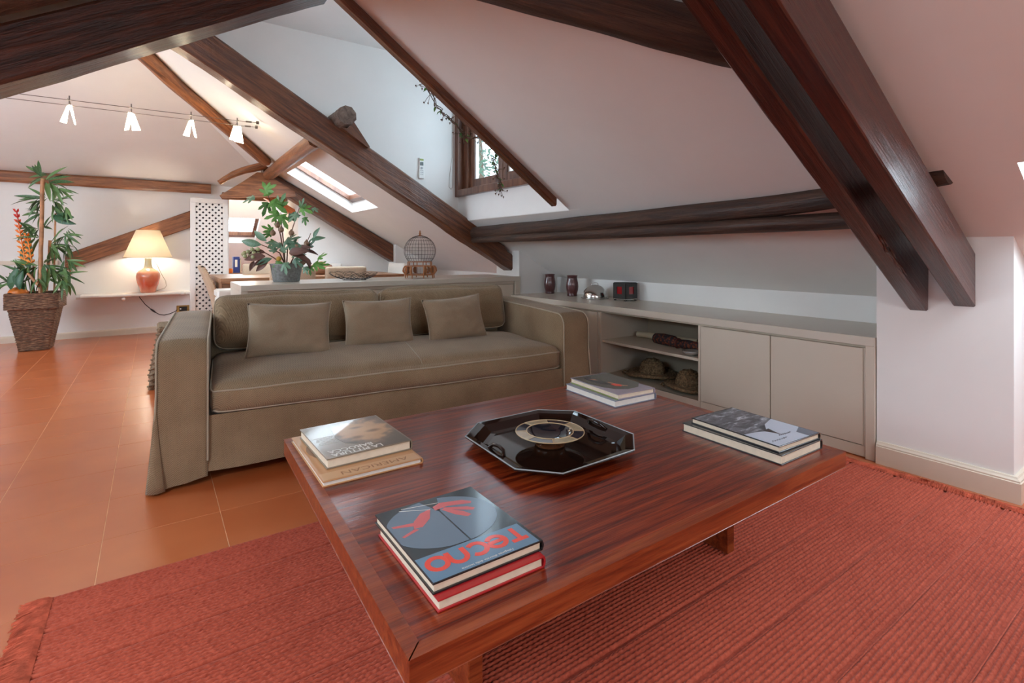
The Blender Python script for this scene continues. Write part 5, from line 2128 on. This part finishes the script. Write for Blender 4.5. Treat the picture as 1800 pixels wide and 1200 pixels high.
ls = MB()
ls.lathe([(0.258, 0.445), (0.125, 0.792)], 48)
ls.build('lamp_shade', shade_mat(), lp)
for rr, zz in ((0.258, 0.446), (0.125, 0.791)):
    g_ = MB()
    g_.tube([(rr * math.cos(2 * PI * i / 48), rr * math.sin(2 * PI * i / 48), zz) for i in range(48)], 0.003, 6, closed=True)
    g_.build('shade_rim', plain('shade_binding', (0.34, 0.26, 0.15), 0.7), lp)
bl = MB()
bl.ball((0, 0, 0.52), 0.035, 14, 10)
bl.build('bulb', emit('lit_bulb', (1.0, 0.82, 0.55), 18.0), lp)
hp_ = MB()
hp_.tube([(0, 0, 0.44), (0, 0, 0.486)], 0.012, 10)
for k in range(3):
    a = 2 * PI * k / 3
    hp_.tube([(0, 0, 0.79), (0.124 * math.cos(a), 0.124 * math.sin(a), 0.79)], 0.002, 5)
hp_.tube([(0.014, 0, 0.46), (0.06, 0, 0.60), (0.0, 0, 0.79)], 0.002, 5)
hp_.build('lamp_holder', M['brass'], lp)
point_lamp('table_lamp_light', (LMP[0], LMP[1], LMP[2] + 0.52), 19, (1.0, 0.89, 0.72), 0.04)
cd = MB()
cd.tube([(0.045, -0.01, 0.42), (0.09, 0.02, 0.36), (0.135, 0.06, 0.24), (0.185, 0.08, 0.14), (0.195, 0.07, 0.075), (0.175, 0.05, 0.045), (0.14, 0.04, 0.035), (0.08, 0.05, 0.012)], 0.0032, 6)
cd.build('cord', plain('clear_cord', (0.30, 0.27, 0.22), 0.4), lp)
wc = MB()
cpts = [(-0.150, 8.188, 0.508), (-0.13, 8.186, 0.455), (-0.075, 8.186, 0.37), (-0.01, 8.186, 0.30), (0.03, 8.186, 0.265), (0.075, 8.186, 0.232), (0.13, 8.186, 0.222), (0.19, 8.186, 0.235), (0.25, 8.188, 0.262), (0.275, 8.192, 0.285)]
fine = []
wc.tube(cpts, 0.0045, 6)
wco = wc.build('power_cord', M['black'])
tag(wco, 'dark lamp cord hanging below the wall shelf to the socket', 'cord')
sw = MB()
sw.tube([(-0.02, 8.183, 0.31), (0.005, 8.183, 0.287), (0.035, 8.183, 0.26)], [0.007, 0.011, 0.007], 8)
sw.build('cord_switch', M['black'], wco)
sk = thing('wall_socket', 'brass plated wall socket below the shelf, beside the lattice', 'socket', (0.335, 8.2, 0.29))
rbx(sk, 'plate', M['brass'], -0.072, 0.072, -0.012, -0.001, -0.046, 0.046, 0.004)
rbx(sk, 'insert', M['black'], -0.042, 0.046, -0.016, -0.012, -0.030, 0.030, 0.001)
rbx(sk, 'switch_key', M['white_plastic'], -0.036, -0.020, -0.018, -0.016, -0.008, 0.010, 0)

# lattice panel
lt = thing('lattice_panel', 'tall white diamond lattice panel beside the table lamp', 'panel', (0.378, 7.435, 0.0), R(-1.2))
LW, LH, LB_ = 0.405, 1.708, 0.055
lat = M['trim_white']
rbx(lt, 'stile', lat, 0, LB_, -0.02, 0.02, 0.002, LH - LB_, 0.002)
rbx(lt, 'stile', lat, LW - LB_, LW, -0.02, 0.02, 0.002, LH - LB_, 0.002)
rbx(lt, 'top_rail', lat, 0, LW, -0.02, 0.02, LH - LB_, LH, 0.002)
rbx(lt, 'bottom_rail', lat, LB_, LW - LB_, -0.02, 0.02, 0.002, 0.09, 0.002)
rbx(lt, 'backing', plain('dark_backing', (0.055, 0.050, 0.055), 0.9), LB_ - 0.005, LW - LB_ + 0.005, 0.012, 0.018, 0.06, LH - 0.03, 0)
x0, x1, z0, z1 = LB_ - 0.002, LW - LB_ + 0.002, 0.088, LH - LB_ + 0.002
PIT = 0.068
SWD = 0.027


def clip_slat(c, sgn):
    """strip |z - sgn*x - c| < SWD*0.707 clipped to the opening"""
    h_ = SWD * 0.7071
    poly = [(x0, sgn * x0 + c - h_), (x1, sgn * x1 + c - h_), (x1, sgn * x1 + c + h_), (x0, sgn * x0 + c + h_)]
    for lim, keep in ((z0, 1), (z1, -1)):
        out = []
        for i in range(len(poly)):
            a, b = poly[i], poly[(i + 1) % len(poly)]
            ina, inb = (a[1] - lim) * keep >= 0, (b[1] - lim) * keep >= 0
            if ina:
                out.append(a)
            if ina != inb:
                t = (lim - a[1]) / (b[1] - a[1])
                out.append((a[0] + (b[0] - a[0]) * t, lim))
        poly = out
        if len(poly) < 3:
            return None
    return poly


for sgn, ya, yb in ((1, -0.008, -0.002), (-1, -0.002, 0.004)):
    c = -0.4
    while c < 2.2:
        p = clip_slat(c, sgn)
        if p:
            mb = MB()
            mb.prism(p, 1, ya, yb)
            mb.build('slat', lat, lt)
        c += PIT
jb = MB()
jb.box(0.80, 0.87, 8.14, 8.20, 0, 1.80)
struct(jb.build('trim_2', M['trim_white']))

# potted palm
POT = (-1.03, 7.53, 0)
pp = thing('potted_palm', 'tall artificial palm with orange flowers in a tapered square wicker planter', 'plant', POT, R(-3))


def wick_mat():
    m, nt, b = new_mat('brown_wicker')
    n1 = noise_tex(nt, coords(nt, (1, 1, 4)), 26, 4, 0.6)
    nt.links.new(ramp(nt, n1, [(0.35, (0.050, 0.024, 0.014)), (0.55, (0.17, 0.085, 0.047)), (0.75, (0.36, 0.22, 0.13))]), b.inputs['Base Color'])
    b.inputs['Roughness'].default_value = 0.6
    return m


WICK = wick_mat()


def woven(zs, half, th, n_=44, ph=0.0):
    mb = MB()
    for i, z in enumerate(zs):
        s = half(z)
        pts = []
        base = rounded_rect(s, s, 0.02, 3)
        fine = []
        for k, p in enumerate(base):
            q = base[(k + 1) % len(base)]
            m_ = max(1, int(math.hypot(q[0] - p[0], q[1] - p[1]) / 0.022))
            for j in range(m_):
                fine.append((p[0] + (q[0] - p[0]) * j / m_, p[1] + (q[1] - p[1]) * j / m_))
        for k, (x, y) in enumerate(fine):
            w_ = 0.0035 * math.sin(k * 1.25 + i * PI) + 0.002 * nz(k * .5, i * 1.3)
            l = math.hypot(x, y)
            pts.append((x * (1 + w_ / l), y * (1 + w_ / l), z + 0.0035 * nz(x * 9, y * 9 + 3, i * 2.1)))
        mb.tube(pts, th, 5, closed=True)
    return mb


woven([0.010 + 0.0118 * i for i in range(38)], lambda z: 0.117 + 0.075 * (z / 0.46), 0.0075).build('woven_body', WICK, pp)
woven([0.455 + 0.0118 * i for i in range(14)], lambda z: 0.212, 0.0080).build('woven_rim', WICK, pp)
lin = MB()
v = []
for z, s in ((0.004, 0.110), (0.46, 0.186), (0.46, 0.205), (0.60, 0.205), (0.60, 0.19), (0.55, 0.19)):
    v += [(-s, -s, z), (s, -s, z), (s, s, z), (-s, s, z)]
f = [(0, 3, 2, 1), (20, 21, 22, 23)]
for i in range(5):
    f += [(4 * i + j, 4 * i + (j + 1) % 4, 4 * i + 4 + (j + 1) % 4, 4 * i + 4 + j) for j in range(4)]
lin.add(v, f)
lin.build('planter_core', plain('dark_wicker_core', (0.035, 0.018, 0.010), 0.9), pp)
CANE = plain('tan_cane', (0.42, 0.20, 0.095), 0.55, var=0.35, scale=14)
PP2 = 910.0 / 5.60


def pq(px, py, dep=0.0):
    """offset from the planter base for a spot px to the right of and py above its bottom"""
    return Matrix.Rotation(R(3), 3, 'Z') @ (VR * (px / PP2) + VU * (py / PP2) + VF * dep)


def kx(x, y):    # picture pixel -> planter pixel offset
    return (x - 62.0, 611.0 - y)


canes = [((76, 512), (80, 313), 0.026, -.05), ((72, 510), (79, 420), 0.02, 0.05), ((54, 510), (58, 466), 0.022, 0), ((86, 510), (88, 372), 0.012, 0.05), ((106, 505), (108, 460), 0.010, 0.1), ((82, 500), (62, 478), 0.020, -.1), ((60, 500), (66, 380), 0.008, 0.03)]
for a, b, r_, dp in canes:
    mb = MB()
    A, B = pq(*kx(*a), dp), pq(*kx(*b), dp)
    mb.tube([A.lerp(B, i / 8) + Vector((0.006 * nz(i * .8, a[0]), 0, 0)) for i in range(9)], r_ * 0.72, 9)
    mb.build('cane', CANE, pp)
PL = lance_leaf_mesh('palm_leaf', PALM, 0.20, 0.18)
PB = lance_leaf_mesh('broad_leaf', PALMB, 0.42, 0.25)
rnd = random.Random(12)
# fronds: origin, heading, number of leaflets, spread, length (pixels)
fronds = [((75, 308), 160, 6, 120, 34, 0), ((78, 312), 210, 5, 80, 30, 0), ((62, 300), 120, 3, 60, 26, 0), ((90, 318), -5, 8, 120, 40, -.05), ((105, 330), -50, 8, 110, 34, -.05), ((72, 345), 190, 7, 110, 40, 0.02), ((66, 350), 225, 7, 90, 34, 0), ((86, 352), -20, 7, 110, 34, 0.03), ((88, 360), -60, 5, 80, 30, 0.05),
          ((66, 372), 200, 7, 110, 32, 0.02), ((114, 365), -85, 6, 110, 26, 0), ((58, 400), 175, 6, 110, 36, 0.02), ((60, 398), 230, 5, 80, 30, -.02), ((70, 398), 40, 5, 120, 26, 0.04), ((112, 402), -70, 5, 100, 26, 0.02), ((74, 418), 180, 8, 130, 36, -.08), ((90, 425), 10, 8, 130, 36, 0.03), ((116, 410), -60, 8, 140, 30, 0),
          ((92, 432), -45, 8, 130, 32, 0), ((110, 428), -80, 6, 100, 28, 0.05), ((74, 465), 200, 8, 130, 38, -.08), ((60, 468), 235, 7, 100, 30, -.1), ((84, 462), -10, 9, 140, 38, -.05), ((95, 470), -60, 9, 130, 34, -.06), ((112, 455), -40, 8, 120, 30, 0.03), ((118, 470), -100, 7, 120, 34, -.02), ((108, 480), -30, 8, 120, 40, -.05),
          ((116, 492), -70, 9, 120, 34, -.05), ((28, 497), 180, 7, 120, 30, -.1), ((40, 492), 160, 6, 110, 34, -.08), ((52, 480), 130, 6, 110, 34, -.05), ((86, 484), -90, 7, 130, 30, -.1), ((66, 486), 250, 6, 110, 30, -.1)]
nleaf = 0
for (ox, oy), hd, n_, spr, ln_, dp in fronds:
    for k in range(n_):
        a = R(hd + spr * ((k + 0.5) / n_ - 0.5) + rnd.uniform(-8, 8))
        d = VR * math.cos(a) + VU * math.sin(a) + VF * rnd.uniform(-.7, .5)
        d = Matrix.Rotation(R(3), 3, 'Z') @ d
        put_leaf(PL, pp, pq(*kx(ox + rnd.uniform(-3, 3), oy + rnd.uniform(-3, 3)), dp + rnd.uniform(-.04, .04)), d, ln_ * rnd.uniform(0.75, 1.05) / PP2, Vector((0, -0.5, 1)), rnd.uniform(-.9, .9), 'palm_leaf', rnd.uniform(0.8, 1.2))
        nleaf += 1
    mb = MB()
for x, y, hd, sz, dp in ((88, 376, -25, 40, 0.02), (128, 380, 175, 40, 0.0), (38, 470, 95, 58, 0.08), (60, 505, 120, 44, -.12), (36, 505, 75, 40, -.12), (56, 505, 85, 34, -.15)):
    a = R(hd)
    put_leaf(PB, pp, pq(*kx(x, y), dp), VR * math.cos(a) + VU * math.sin(a) - VF * 0.1, sz / PP2, -VF, 0.2, 'broad_leaf')


def bract_mat():
    m, nt, b = new_mat('orange_red_bracts')
    tc = N(nt, 'ShaderNodeTexCoord')
    sp = N(nt, 'ShaderNodeSeparateXYZ')
    nt.links.new(tc.outputs['Object'], sp.inputs[0])
    nt.links.new(ramp(nt, sp.outputs['Z'], [(0.0, (0.72, 0.28, 0.05)), (0.55, (0.80, 0.20, 0.02)), (0.8, (0.55, 0.02, 0.015))]), b.inputs['Base Color'])
    b.inputs['Roughness'].default_value = 0.5
    # the gradient runs over the spike's own length
    mp = N(nt, 'ShaderNodeMath', operation='MULTIPLY')
    mp.inputs[1].default_value = 1.6
    nt.links.new(sp.outputs['Z'], mp.inputs[0])
    for l in list(nt.links):
        if l.to_node.bl_idname == 'ShaderNodeValToRGB':
            nt.links.new(mp.outputs[0], l.to_socket)
    return m


BR = bract_mat()
base = pq(*kx(58, 462), -.10)
for off, hgt, cnt, seed in (((0, 0), 0.56, 11, 1), ((11, 4), 0.28, 6, 2)):
    sp_ = MB()
    b0 = VR * (off[0] / PP2) + VU * (off[1] / PP2)
    topv = VR * (-16 / PP2) * (hgt / 0.56) + VU * hgt
    sp_.tube([b0, b0 + topv * 0.5, b0 + topv], 0.006, 6)
    for i in range(cnt):
        t = i / (cnt - 1)
        c = b0 + topv * t
        for s in (-1, 1):
            d = (VR * s + VU * (0.25 + 0.3 * t) - VF * 0.35).normalized()
            l = (0.070 - 0.028 * t)
            e = d.cross(VU).normalized() * 0.012
            up_ = VU * 0.022
            p = [c - up_ * 0.6, c + d * l * 0.45 + e - up_ * 0.2, c + d * l + VU * 0.012, c + d * l * 0.45 - e - up_ * 0.2, c + d * l * 0.35 + up_]
            sp_.add(p, [(0, 1, 4), (1, 2, 4), (2, 3, 4), (3, 0, 4), (0, 3, 2, 1)])
    o = sp_.build('flower_spike', BR, pp, label='hanging orange and red flower spike')
    o.location = base
og = MB()
og.ball((0, 0, 0), 0.085, 18, 10, 0.75)
o = og.build('gourd', plain('orange_gourd', (0.75, 0.20, 0.03), 0.4), pp, label='orange gourd')
o.location = pq(*kx(33, 512), -.02)
sm_ = MB()
sm_.lathe([(0.001, 0.575), (0.1, 0.585), (0.188, 0.570)], 20, mod=lambda a, z: 1 + 0.08 * math.sin(3 * a))
sm_.build('moss', plain('pale_moss', (0.30, 0.24, 0.16), 0.95, var=0.5, scale=50, bump=0.8), pp)


# =================================================================== DINING END
dt = thing('dining_table', 'wooden dining table standing behind the back cabinet', 'table', (0.585, 6.2, 0))
for i in range(4):
    rbx(dt, 'top_board', M['dining'], 0.0, 2.05, 0.002 + 0.30 * i, 0.30 * (i + 1) - 0.001, 0.715, 0.77, 0.002)
for xa, xb in ((0.02, 0.17), (1.86, 2.01)):
    mb = MB()
    mb.prism([(0.05, 0.0), (1.15, 0.0), (1.10, 0.714), (0.10, 0.714)], 0, xa, xb)
    mb.build('leg_slab', M['dining'], dt, bevel=0.004)
rbx(dt, 'apron', M['dining'], 0.17, 1.86, 0.10, 0.13, 0.66, 0.714)


def dining_chair(name, label, x, y, rz, mat, hb=0.885, wd_=0.46, tall_back=None, group=None):
    """seat faces local -y... the back stands at local y = 0 and the seat runs to +y"""
    t = thing(name, label, 'chair', (x, y, 0), rz, group)
    cu, s_ = box_cushion(wd_, 0.44, 0.11, 0.03, 0.012, 0, 0, 1.0, 8)
    o = cu.build('seat', mat, t, weld=True)
    o.location = (0, 0.24, 0.38)
    cu, s_ = box_cushion(wd_, hb - 0.42, 0.075, 0.024, 0.010, 0, 0, 2.0, 8)
    o = cu.build('backrest', tall_back or mat, t, weld=True)
    o.matrix_local = Matrix.Translation((0, 0.01, 0.42)) @ Matrix.Rotation(R(7), 4, 'X') @ Matrix.Rotation(R(90), 4, 'X') @ Matrix.Translation((0, (hb - 0.42) / 2, -0.037))
    for sx_ in (-1, 1):
        for yy in (0.05, 0.42):
            rbx(t, 'leg', M['dining'], sx_ * (wd_ / 2 - 0.03) - 0.02, sx_ * (wd_ / 2 - 0.03) + 0.02, yy - 0.02, yy + 0.02, 0.001, 0.40)
    return t


CG = 'upholstered chairs around the dining table'
dining_chair('dining_chair', 'cream dining chair half hidden behind the fig pot', 1.245, 5.97, 0, M['chair'], group=CG)
dining_chair('dining_chair', 'cream dining chair whose back shows above the wire bowl', 1.815, 5.97, 0, M['chair'], group=CG)
dining_chair('dining_chair', 'white dining chair at the right end of the dining table, left of the birdcage', 2.72, 6.72, R(95), M['chair_white'], 0.90, group=CG)
dining_chair('dining_chair', 'cream dining chair on the far side of the table, left of the fig pot', 1.14, 7.335, R(180), M['chair'], 0.90, 0.40, group=CG)
dining_chair('dining_chair', 'pale dining chair on the far side of the table, behind the wooden bowl', 1.98, 7.30, R(180), M['chair_white'], 0.895, 0.40, group=CG)
# end chair with a curved studded back
ec_ = thing('dining_chair', 'beige dining chair with a curved studded back in front of the lattice', 'chair', (0.60, 6.80, 0), 0, CG)
cu, s_ = box_cushion(0.44, 0.46, 0.11, 0.03, 0.012, 0, 0, 1.0, 8)
o = cu.build('seat', M['chair'], ec_, weld=True)
o.location = (0.20, 0, 0.37)
mb = MB()


def backc(s):
    def f(u, v):
        z = 0.34 + 0.54 * v
        x = -0.17 * v ** 1.5 + 0.02 - (0.035 if s else -0.035) * (1 - 0.35 * v ** 4)
        return (x, (u - 0.5) * 0.46, z)
    return f


for s in (0, 1):
    mb.grid(backc(s), 6, 14)
for u in (0.0, 1.0):
    mb.grid(lambda q, v, u=u: tuple(Vector(backc(0)(u, v)).lerp(Vector(backc(1)(u, v)), q)), 3, 14)
mb.grid(lambda u, q: tuple(Vector(backc(0)(u, 1)).lerp(Vector(backc(1)(u, 1)), q) + Vector((0, 0, 0.02 * math.sin(PI * q)))), 6, 4)
mb.build('backrest', M['chair'], ec_, weld=True)
stud = MB()
for u in (0.0, 1.0):
    for k in range(30):
        p = Vector(backc(0)(u, k / 29)).lerp(Vector(backc(1)(u, k / 29)), 0.12)
        stud.ball((p.x, p.y + (-0.004 if u == 0 else 0.004), p.z), 0.0085, 6, 4)
stud.build('stud_row', M['chair_back'], ec_)
for xx in (0.02, 0.38):
    for yy in (-0.19, 0.19):
        rbx(ec_, 'leg', M['dining'], xx - 0.02, xx + 0.02, yy - 0.02, yy + 0.02, 0.001, 0.38)

# carved wooden bowl with a gourd on the dining table
wbk = thing('wooden_bowl', 'rough brown wooden bowl on the dining table', 'bowl', (1.72, 6.62, 0.771))
mb = MB()
mb.lathe([(0.001, 0.0), (0.11, 0.0), (0.135, 0.03), (0.138, 0.075), (0.120, 0.118), (0.108, 0.118), (0.11, 0.07), (0.001, 0.05)], 24, mod=lambda a, z: 1 + 0.06 * nz(math.cos(a) * 2, math.sin(a) * 2, z * 30))
mb.build('bowl_body', wood('bowl_wood', (0.09, 0.035, 0.018), (0.22, 0.09, 0.04), (0.36, 0.18, 0.09), 0.5, 0.1, grain=(3, 3, 30), bump=0.6), wbk)
gd = MB()
gd.ball((0, 0, 0), 0.05, 14, 10, 0.85)
gdo = gd.build('gourd', plain('tan_gourd', (0.42, 0.24, 0.09), 0.5, var=0.3), None)
gdo.location = (1.72, 6.62, 0.771 + 0.12)
tag(gdo, 'round tan gourd lying in the wooden bowl', 'gourd')

# console, book and orange box in the room beyond
cs_ = thing('console_table', 'wooden console in the passage beyond the lattice', 'table', (0.90, 8.75, 0))
rbx(cs_, 'top', M['dining'], 0, 0.70, 0, 0.35, 0.70, 0.73)
for xx in (0.03, 0.63):
    rbx(cs_, 'leg_panel', M['dining'], xx, xx + 0.04, 0.02, 0.33, 0.001, 0.70)
bb_ = thing('book', 'blue book standing on the console beyond the lattice', 'book', (1.005, 8.84, 0.7305))
rbx(bb_, 'cover', quadmat('blue_book_cover', (0.022, 0.045, 0.22), 0.35), 0, 0.085, 0, 0.16, 0, 0.245)
rbx(bb_, 'spine_label', INK_W, 0.022, 0.055, -0.001, 0, 0.09, 0.20, 0)
bb2 = thing('book', 'thin dark book leaning beside the blue one', 'book', (1.095, 8.84, 0.7305))
rbx(bb2, 'cover', M['black_cover'], 0, 0.016, 0, 0.15, 0, 0.215)
rbx(bb2, 'pages', M['paper'], 0.003, 0.013, -0.0008, 0, 0.004, 0.211, 0)
ob = thing('orange_pot', 'small orange pot beside the blue book', 'pot', (0.965, 8.83, 0.7305))
mb = MB()
mb.lathe([(0.001, 0), (0.028, 0), (0.036, 0.03), (0.030, 0.06), (0.033, 0.068), (0.028, 0.068), (0.025, 0.02), (0.001, 0.02)], 18)
mb.build('pot_body', plain('orange_glaze', (0.75, 0.17, 0.02), 0.3), ob)
point_lamp('passage_light', (1.15, 8.55, 1.60), 5, (1.0, 0.74, 0.42), 0.05)

# woven stool whose splayed foot shows left of the sofa arm
st_ = thing('woven_stool', 'woven seagrass stool mostly hidden behind the left sofa arm', 'stool', (0.22, 5.02, 0))


def splay(px, py):
    return lambda t: Vector((px * (0.23 - 0.07 * t), py * (0.23 - 0.07 * t), 0.42 * t))


sea = plain('seagrass_weave', (0.20, 0.14, 0.085), 0.9, var=0.6, scale=90, bump=0.8)
for px in (-1, 1):
    for py in (-1, 1):
        f_ = splay(px, py)
        mb = MB()
        pts = [f_(i / 60) + Vector((0.022 * math.cos(i * 1.05), 0.022 * math.sin(i * 1.05), 0.008)) for i in range(60)]
        mb.tube(pts, 0.0085, 5)
        mb.tube([f_(0) + Vector((0, 0, 0.002)), f_(1)], 0.020, 8)
        mb.build('leg', sea, st_)
rbx(st_, 'seat', sea, -0.19, 0.19, -0.19, 0.19, 0.42, 0.47, 0.015)


# =================================================================== LIGHTS ON CABLES
for k, (y, xa) in enumerate(((5.46, 0.825), (5.66, 0.845))):
    mb = MB()
    mb.tube([(-3.395, y, 2.30), (-1.0, y, 2.27), (xa - 0.12, y, 2.28), (xa, y, 2.285)], 0.0026, 6)
    co = mb.build('light_cable', M['cable'])
    tag(co, ('lower', 'upper')[k == 0] + ' of the two thin steel light cables stretched below the ceiling', 'cable')
    tb_ = MB()
    tb_.tube([(xa - 0.10, y, 2.282), (xa - 0.05, y, 2.284)], 0.008, 8)
    tb_.tube([(xa - 0.01, y, 2.285), (xa + 0.012, y, 2.286)], 0.016, 10)
    tb_.build('turnbuckle', M['cable'], co)
shade_e = emit('glowing_glass_wing', (1.0, 0.88, 0.66), 7.0)
for i, (x, lab, ya) in enumerate(((-0.56, 'leftmost glowing cable light, nearest the left edge of the picture', 20), (-0.15, 'second glowing cable light from the left', -25), (0.29, 'third glowing cable light from the left', 15), (0.665, 'rightmost glowing cable light, in front of the hip rafter', 60))):
    t = thing('cable_light', lab, 'lamp', (x, 5.56, 2.28), R(ya), 'lights hanging from the cables')
    t.rotation_euler = (0, 0, R(ya))
    c_ = MB()
    c_.tube([(0, 0, 0.05), (0, 0, -0.03)], 0.005, 6)
    c_.build('holder', M['cable'], t)
    cr_ = MB()
    rr = Matrix.Rotation(-R(ya), 3, 'Z')
    cr_.tube([rr @ Vector((0, -0.10, 0.004)), rr @ Vector((0, 0.10, 0.004))], 0.003, 6)
    cr_.build('cross_rod', M['cable'], t)
    for s in (-1, 1):
        w_ = MB()
        q = [(0.005 * s, -0.030, -0.03), (0.005 * s, 0.030, -0.03), (0.045 * s, 0.050, -0.165), (0.028 * s, -0.045, -0.19)]
        q2 = [(a + 0.004 * s, b, c) for a, b, c in q]
        w_.add(q + q2, [(0, 1, 2, 3), (7, 6, 5, 4), (0, 4, 5, 1), (1, 5, 6, 2), (2, 6, 7, 3), (3, 7, 4, 0)])
        w_.build('glass_wing', shade_e, t)
    point_lamp('cable_light_bulb', (x, 5.56, 2.165), 1.3, (1.0, 0.84, 0.62), 0.03)

# =================================================================== DORMER DETAILS
rm = thing('remote_control', 'white remote control in a holder on the dormer cheek wall', 'remote', (2.132, 4.619, 1.757))
rbx(rm, 'holder', M['white_plastic'], -0.028, 0.028, -0.026, 0.0, 0.0, 0.085, 0.004)
rbx(rm, 'body', M['white_plastic'], -0.024, 0.024, -0.022, -0.004, 0.01, 0.200, 0.004)
rbx(rm, 'screen', plain('remote_screen', (0.03, 0.04, 0.035), 0.2), -0.018, 0.018, -0.0235, -0.022, 0.125, 0.160, 0.001)
rbx(rm, 'label_strip', plain('lime_label', (0.30, 0.36, 0.10), 0.5), -0.020, 0.020, -0.0235, -0.022, 0.172, 0.190, 0)
kb = MB()
kb.tube([(0, -0.022, 0.10), (0, -0.0245, 0.10)], 0.011, 14)
for zz in (0.035, 0.055, 0.072):
    kb.box(-0.014, -0.004, -0.0275, -0.026, zz, zz + 0.008)
    kb.box(0.004, 0.014, -0.0275, -0.026, zz, zz + 0.008)
kb.build('buttons', plain('grey_buttons', (0.35, 0.36, 0.38), 0.4), rm)

bc_ = MB()
bc_.tube([(2.47, 4.612, 2.55), (2.468, 4.612, 2.0), (2.44, 4.610, 1.80), (2.435, 4.610, 1.70), (2.455, 4.608, 1.675), (2.475, 4.610, 1.70), (2.48, 4.612, 2.1), (2.482, 4.612, 2.55)], 0.0024, 5)
tag(bc_.build('blind_cord', plain('beige_cord', (0.30, 0.25, 0.20), 0.7)), 'thin cord loop hanging left of the dormer window', 'cord')


def garland(label, path, seed, nl, sag=0.0):
    t = thing('twig_garland', label, 'garland', path[0], 0, 'dry twig garlands at the dormer')
    o0 = Vector(path[0])
    rel = [Vector(p) - o0 for p in path]
    rnd = random.Random(seed)
    fine = []
    for i in range(len(rel) - 1):
        for k in range(8):
            fine.append(rel[i].lerp(rel[i + 1], k / 8) + Vector((rnd.uniform(-1, 1), rnd.uniform(-1, 1), rnd.uniform(-1, 1))) * 0.008)
    fine.append(rel[-1])
    mb = MB()
    for q in range(3):
        mb.tube([p + Vector((0.008 * math.cos(i * .7 + q * 2), 0.008 * math.sin(i * .7 + q * 2), 0.006 * math.sin(i * .5 + q))) for i, p in enumerate(fine)], 0.0028, 5)
    for _ in range(nl):
        p = rnd.choice(fine)
        d = Vector((rnd.uniform(-1, 1), rnd.uniform(-1, 1), rnd.uniform(-1.2, .6))).normalized() * rnd.uniform(0.03, 0.08)
        mb.tube([p, p + d * 0.6, p + d + Vector((0, 0, -0.01))], 0.0014, 4)
        mb.ball(tuple(p + d), 0.0055, 6, 4)
    mb.build('twigs', STEM, t)
    GL = lance_leaf_mesh('garland_leaf', LG, 0.55, 0.2, 4)
    for _ in range(nl // 2):
        p = rnd.choice(fine)
        put_leaf(GL, t, p, (rnd.uniform(-1, 1), rnd.uniform(-1, 1), rnd.uniform(-1, .5)), 0.038, (0, -.5, 1), rnd.uniform(-1, 1))
    return t


garland('twig garland with small green leaves drooping from the dormer beam to the window', [(1.34, 2.93, 2.145), (1.40, 2.97, 2.09), (1.50, 3.0, 1.985), (1.585, 3.0, 1.92), (1.665, 3.0, 1.86), (1.705, 3.0, 1.81), (1.77, 2.92, 1.80)], 4, 34)
garland('short twig garland hanging in front of the dormer window mullion', [(1.90, 2.93, 1.72), (1.905, 2.96, 1.66), (1.93, 2.97, 1.59), (1.965, 2.97, 1.52), (1.955, 2.97, 1.47)], 9, 22)


# =================================================================== TREES OUTSIDE THE DORMER
def tree(label, x, y, z0, h_, r_, seed, mat):
    t = thing('tree', label, 'tree', (x, y, z0), 0, 'trees outside the dormer window')
    rnd = random.Random(seed)
    mb = MB()
    mb.tube([(0, 0, 0), (0.1, 0, h_ * 0.4), (0, 0.1, h_ * 0.8)], [0.18, 0.13, 0.05], 8)
    mb.build('trunk', STEM, t)
    V, F = [], []
    for _ in range(4200):
        a, b = rnd.random() * 2 * PI, rnd.uniform(-1, 1)
        q = r_ * rnd.random() ** 0.4
        c = Vector((q * math.sqrt(1 - b * b) * math.cos(a), q * math.sqrt(1 - b * b) * math.sin(a), h_ * 0.72 + q * b * 1.15))
        if nz(c.x * 1.6 + seed, c.y * 1.6, c.z * 1.6) < -0.05:
            continue
        d = Vector((rnd.uniform(-1, 1), rnd.uniform(-1, 1), rnd.uniform(-1, 1))).normalized()
        e = d.orthogonal().normalized()
        s = rnd.uniform(0.08, 0.15)
        k = len(V)
        V += [c, c + d * s + e * s * 0.5, c + d * 2 * s, c + d * s - e * s * 0.5]
        F.append((k, k + 1, k + 2, k + 3))
    me = bpy.data.meshes.new('foliage')
    me.from_pydata(V, [], F)
    me.materials.append(mat)
    o = bpy.data.objects.new('foliage', me)
    COL.objects.link(o)
    o.parent = t
    o['kind'] = 'stuff'


TL = leaf_mat('tree_foliage', (0.016, 0.045, 0.022), (0.060, 0.11, 0.060), 0.6)
tree('leafy green tree seen through the left pane of the dormer window', 8.2, 13.4, -3.4, 10.0, 2.7, 1, TL)
tree('paler green tree beyond the right pane of the dormer window', 14.0, 16.8, -4.5, 12.5, 3.0, 2, TL)
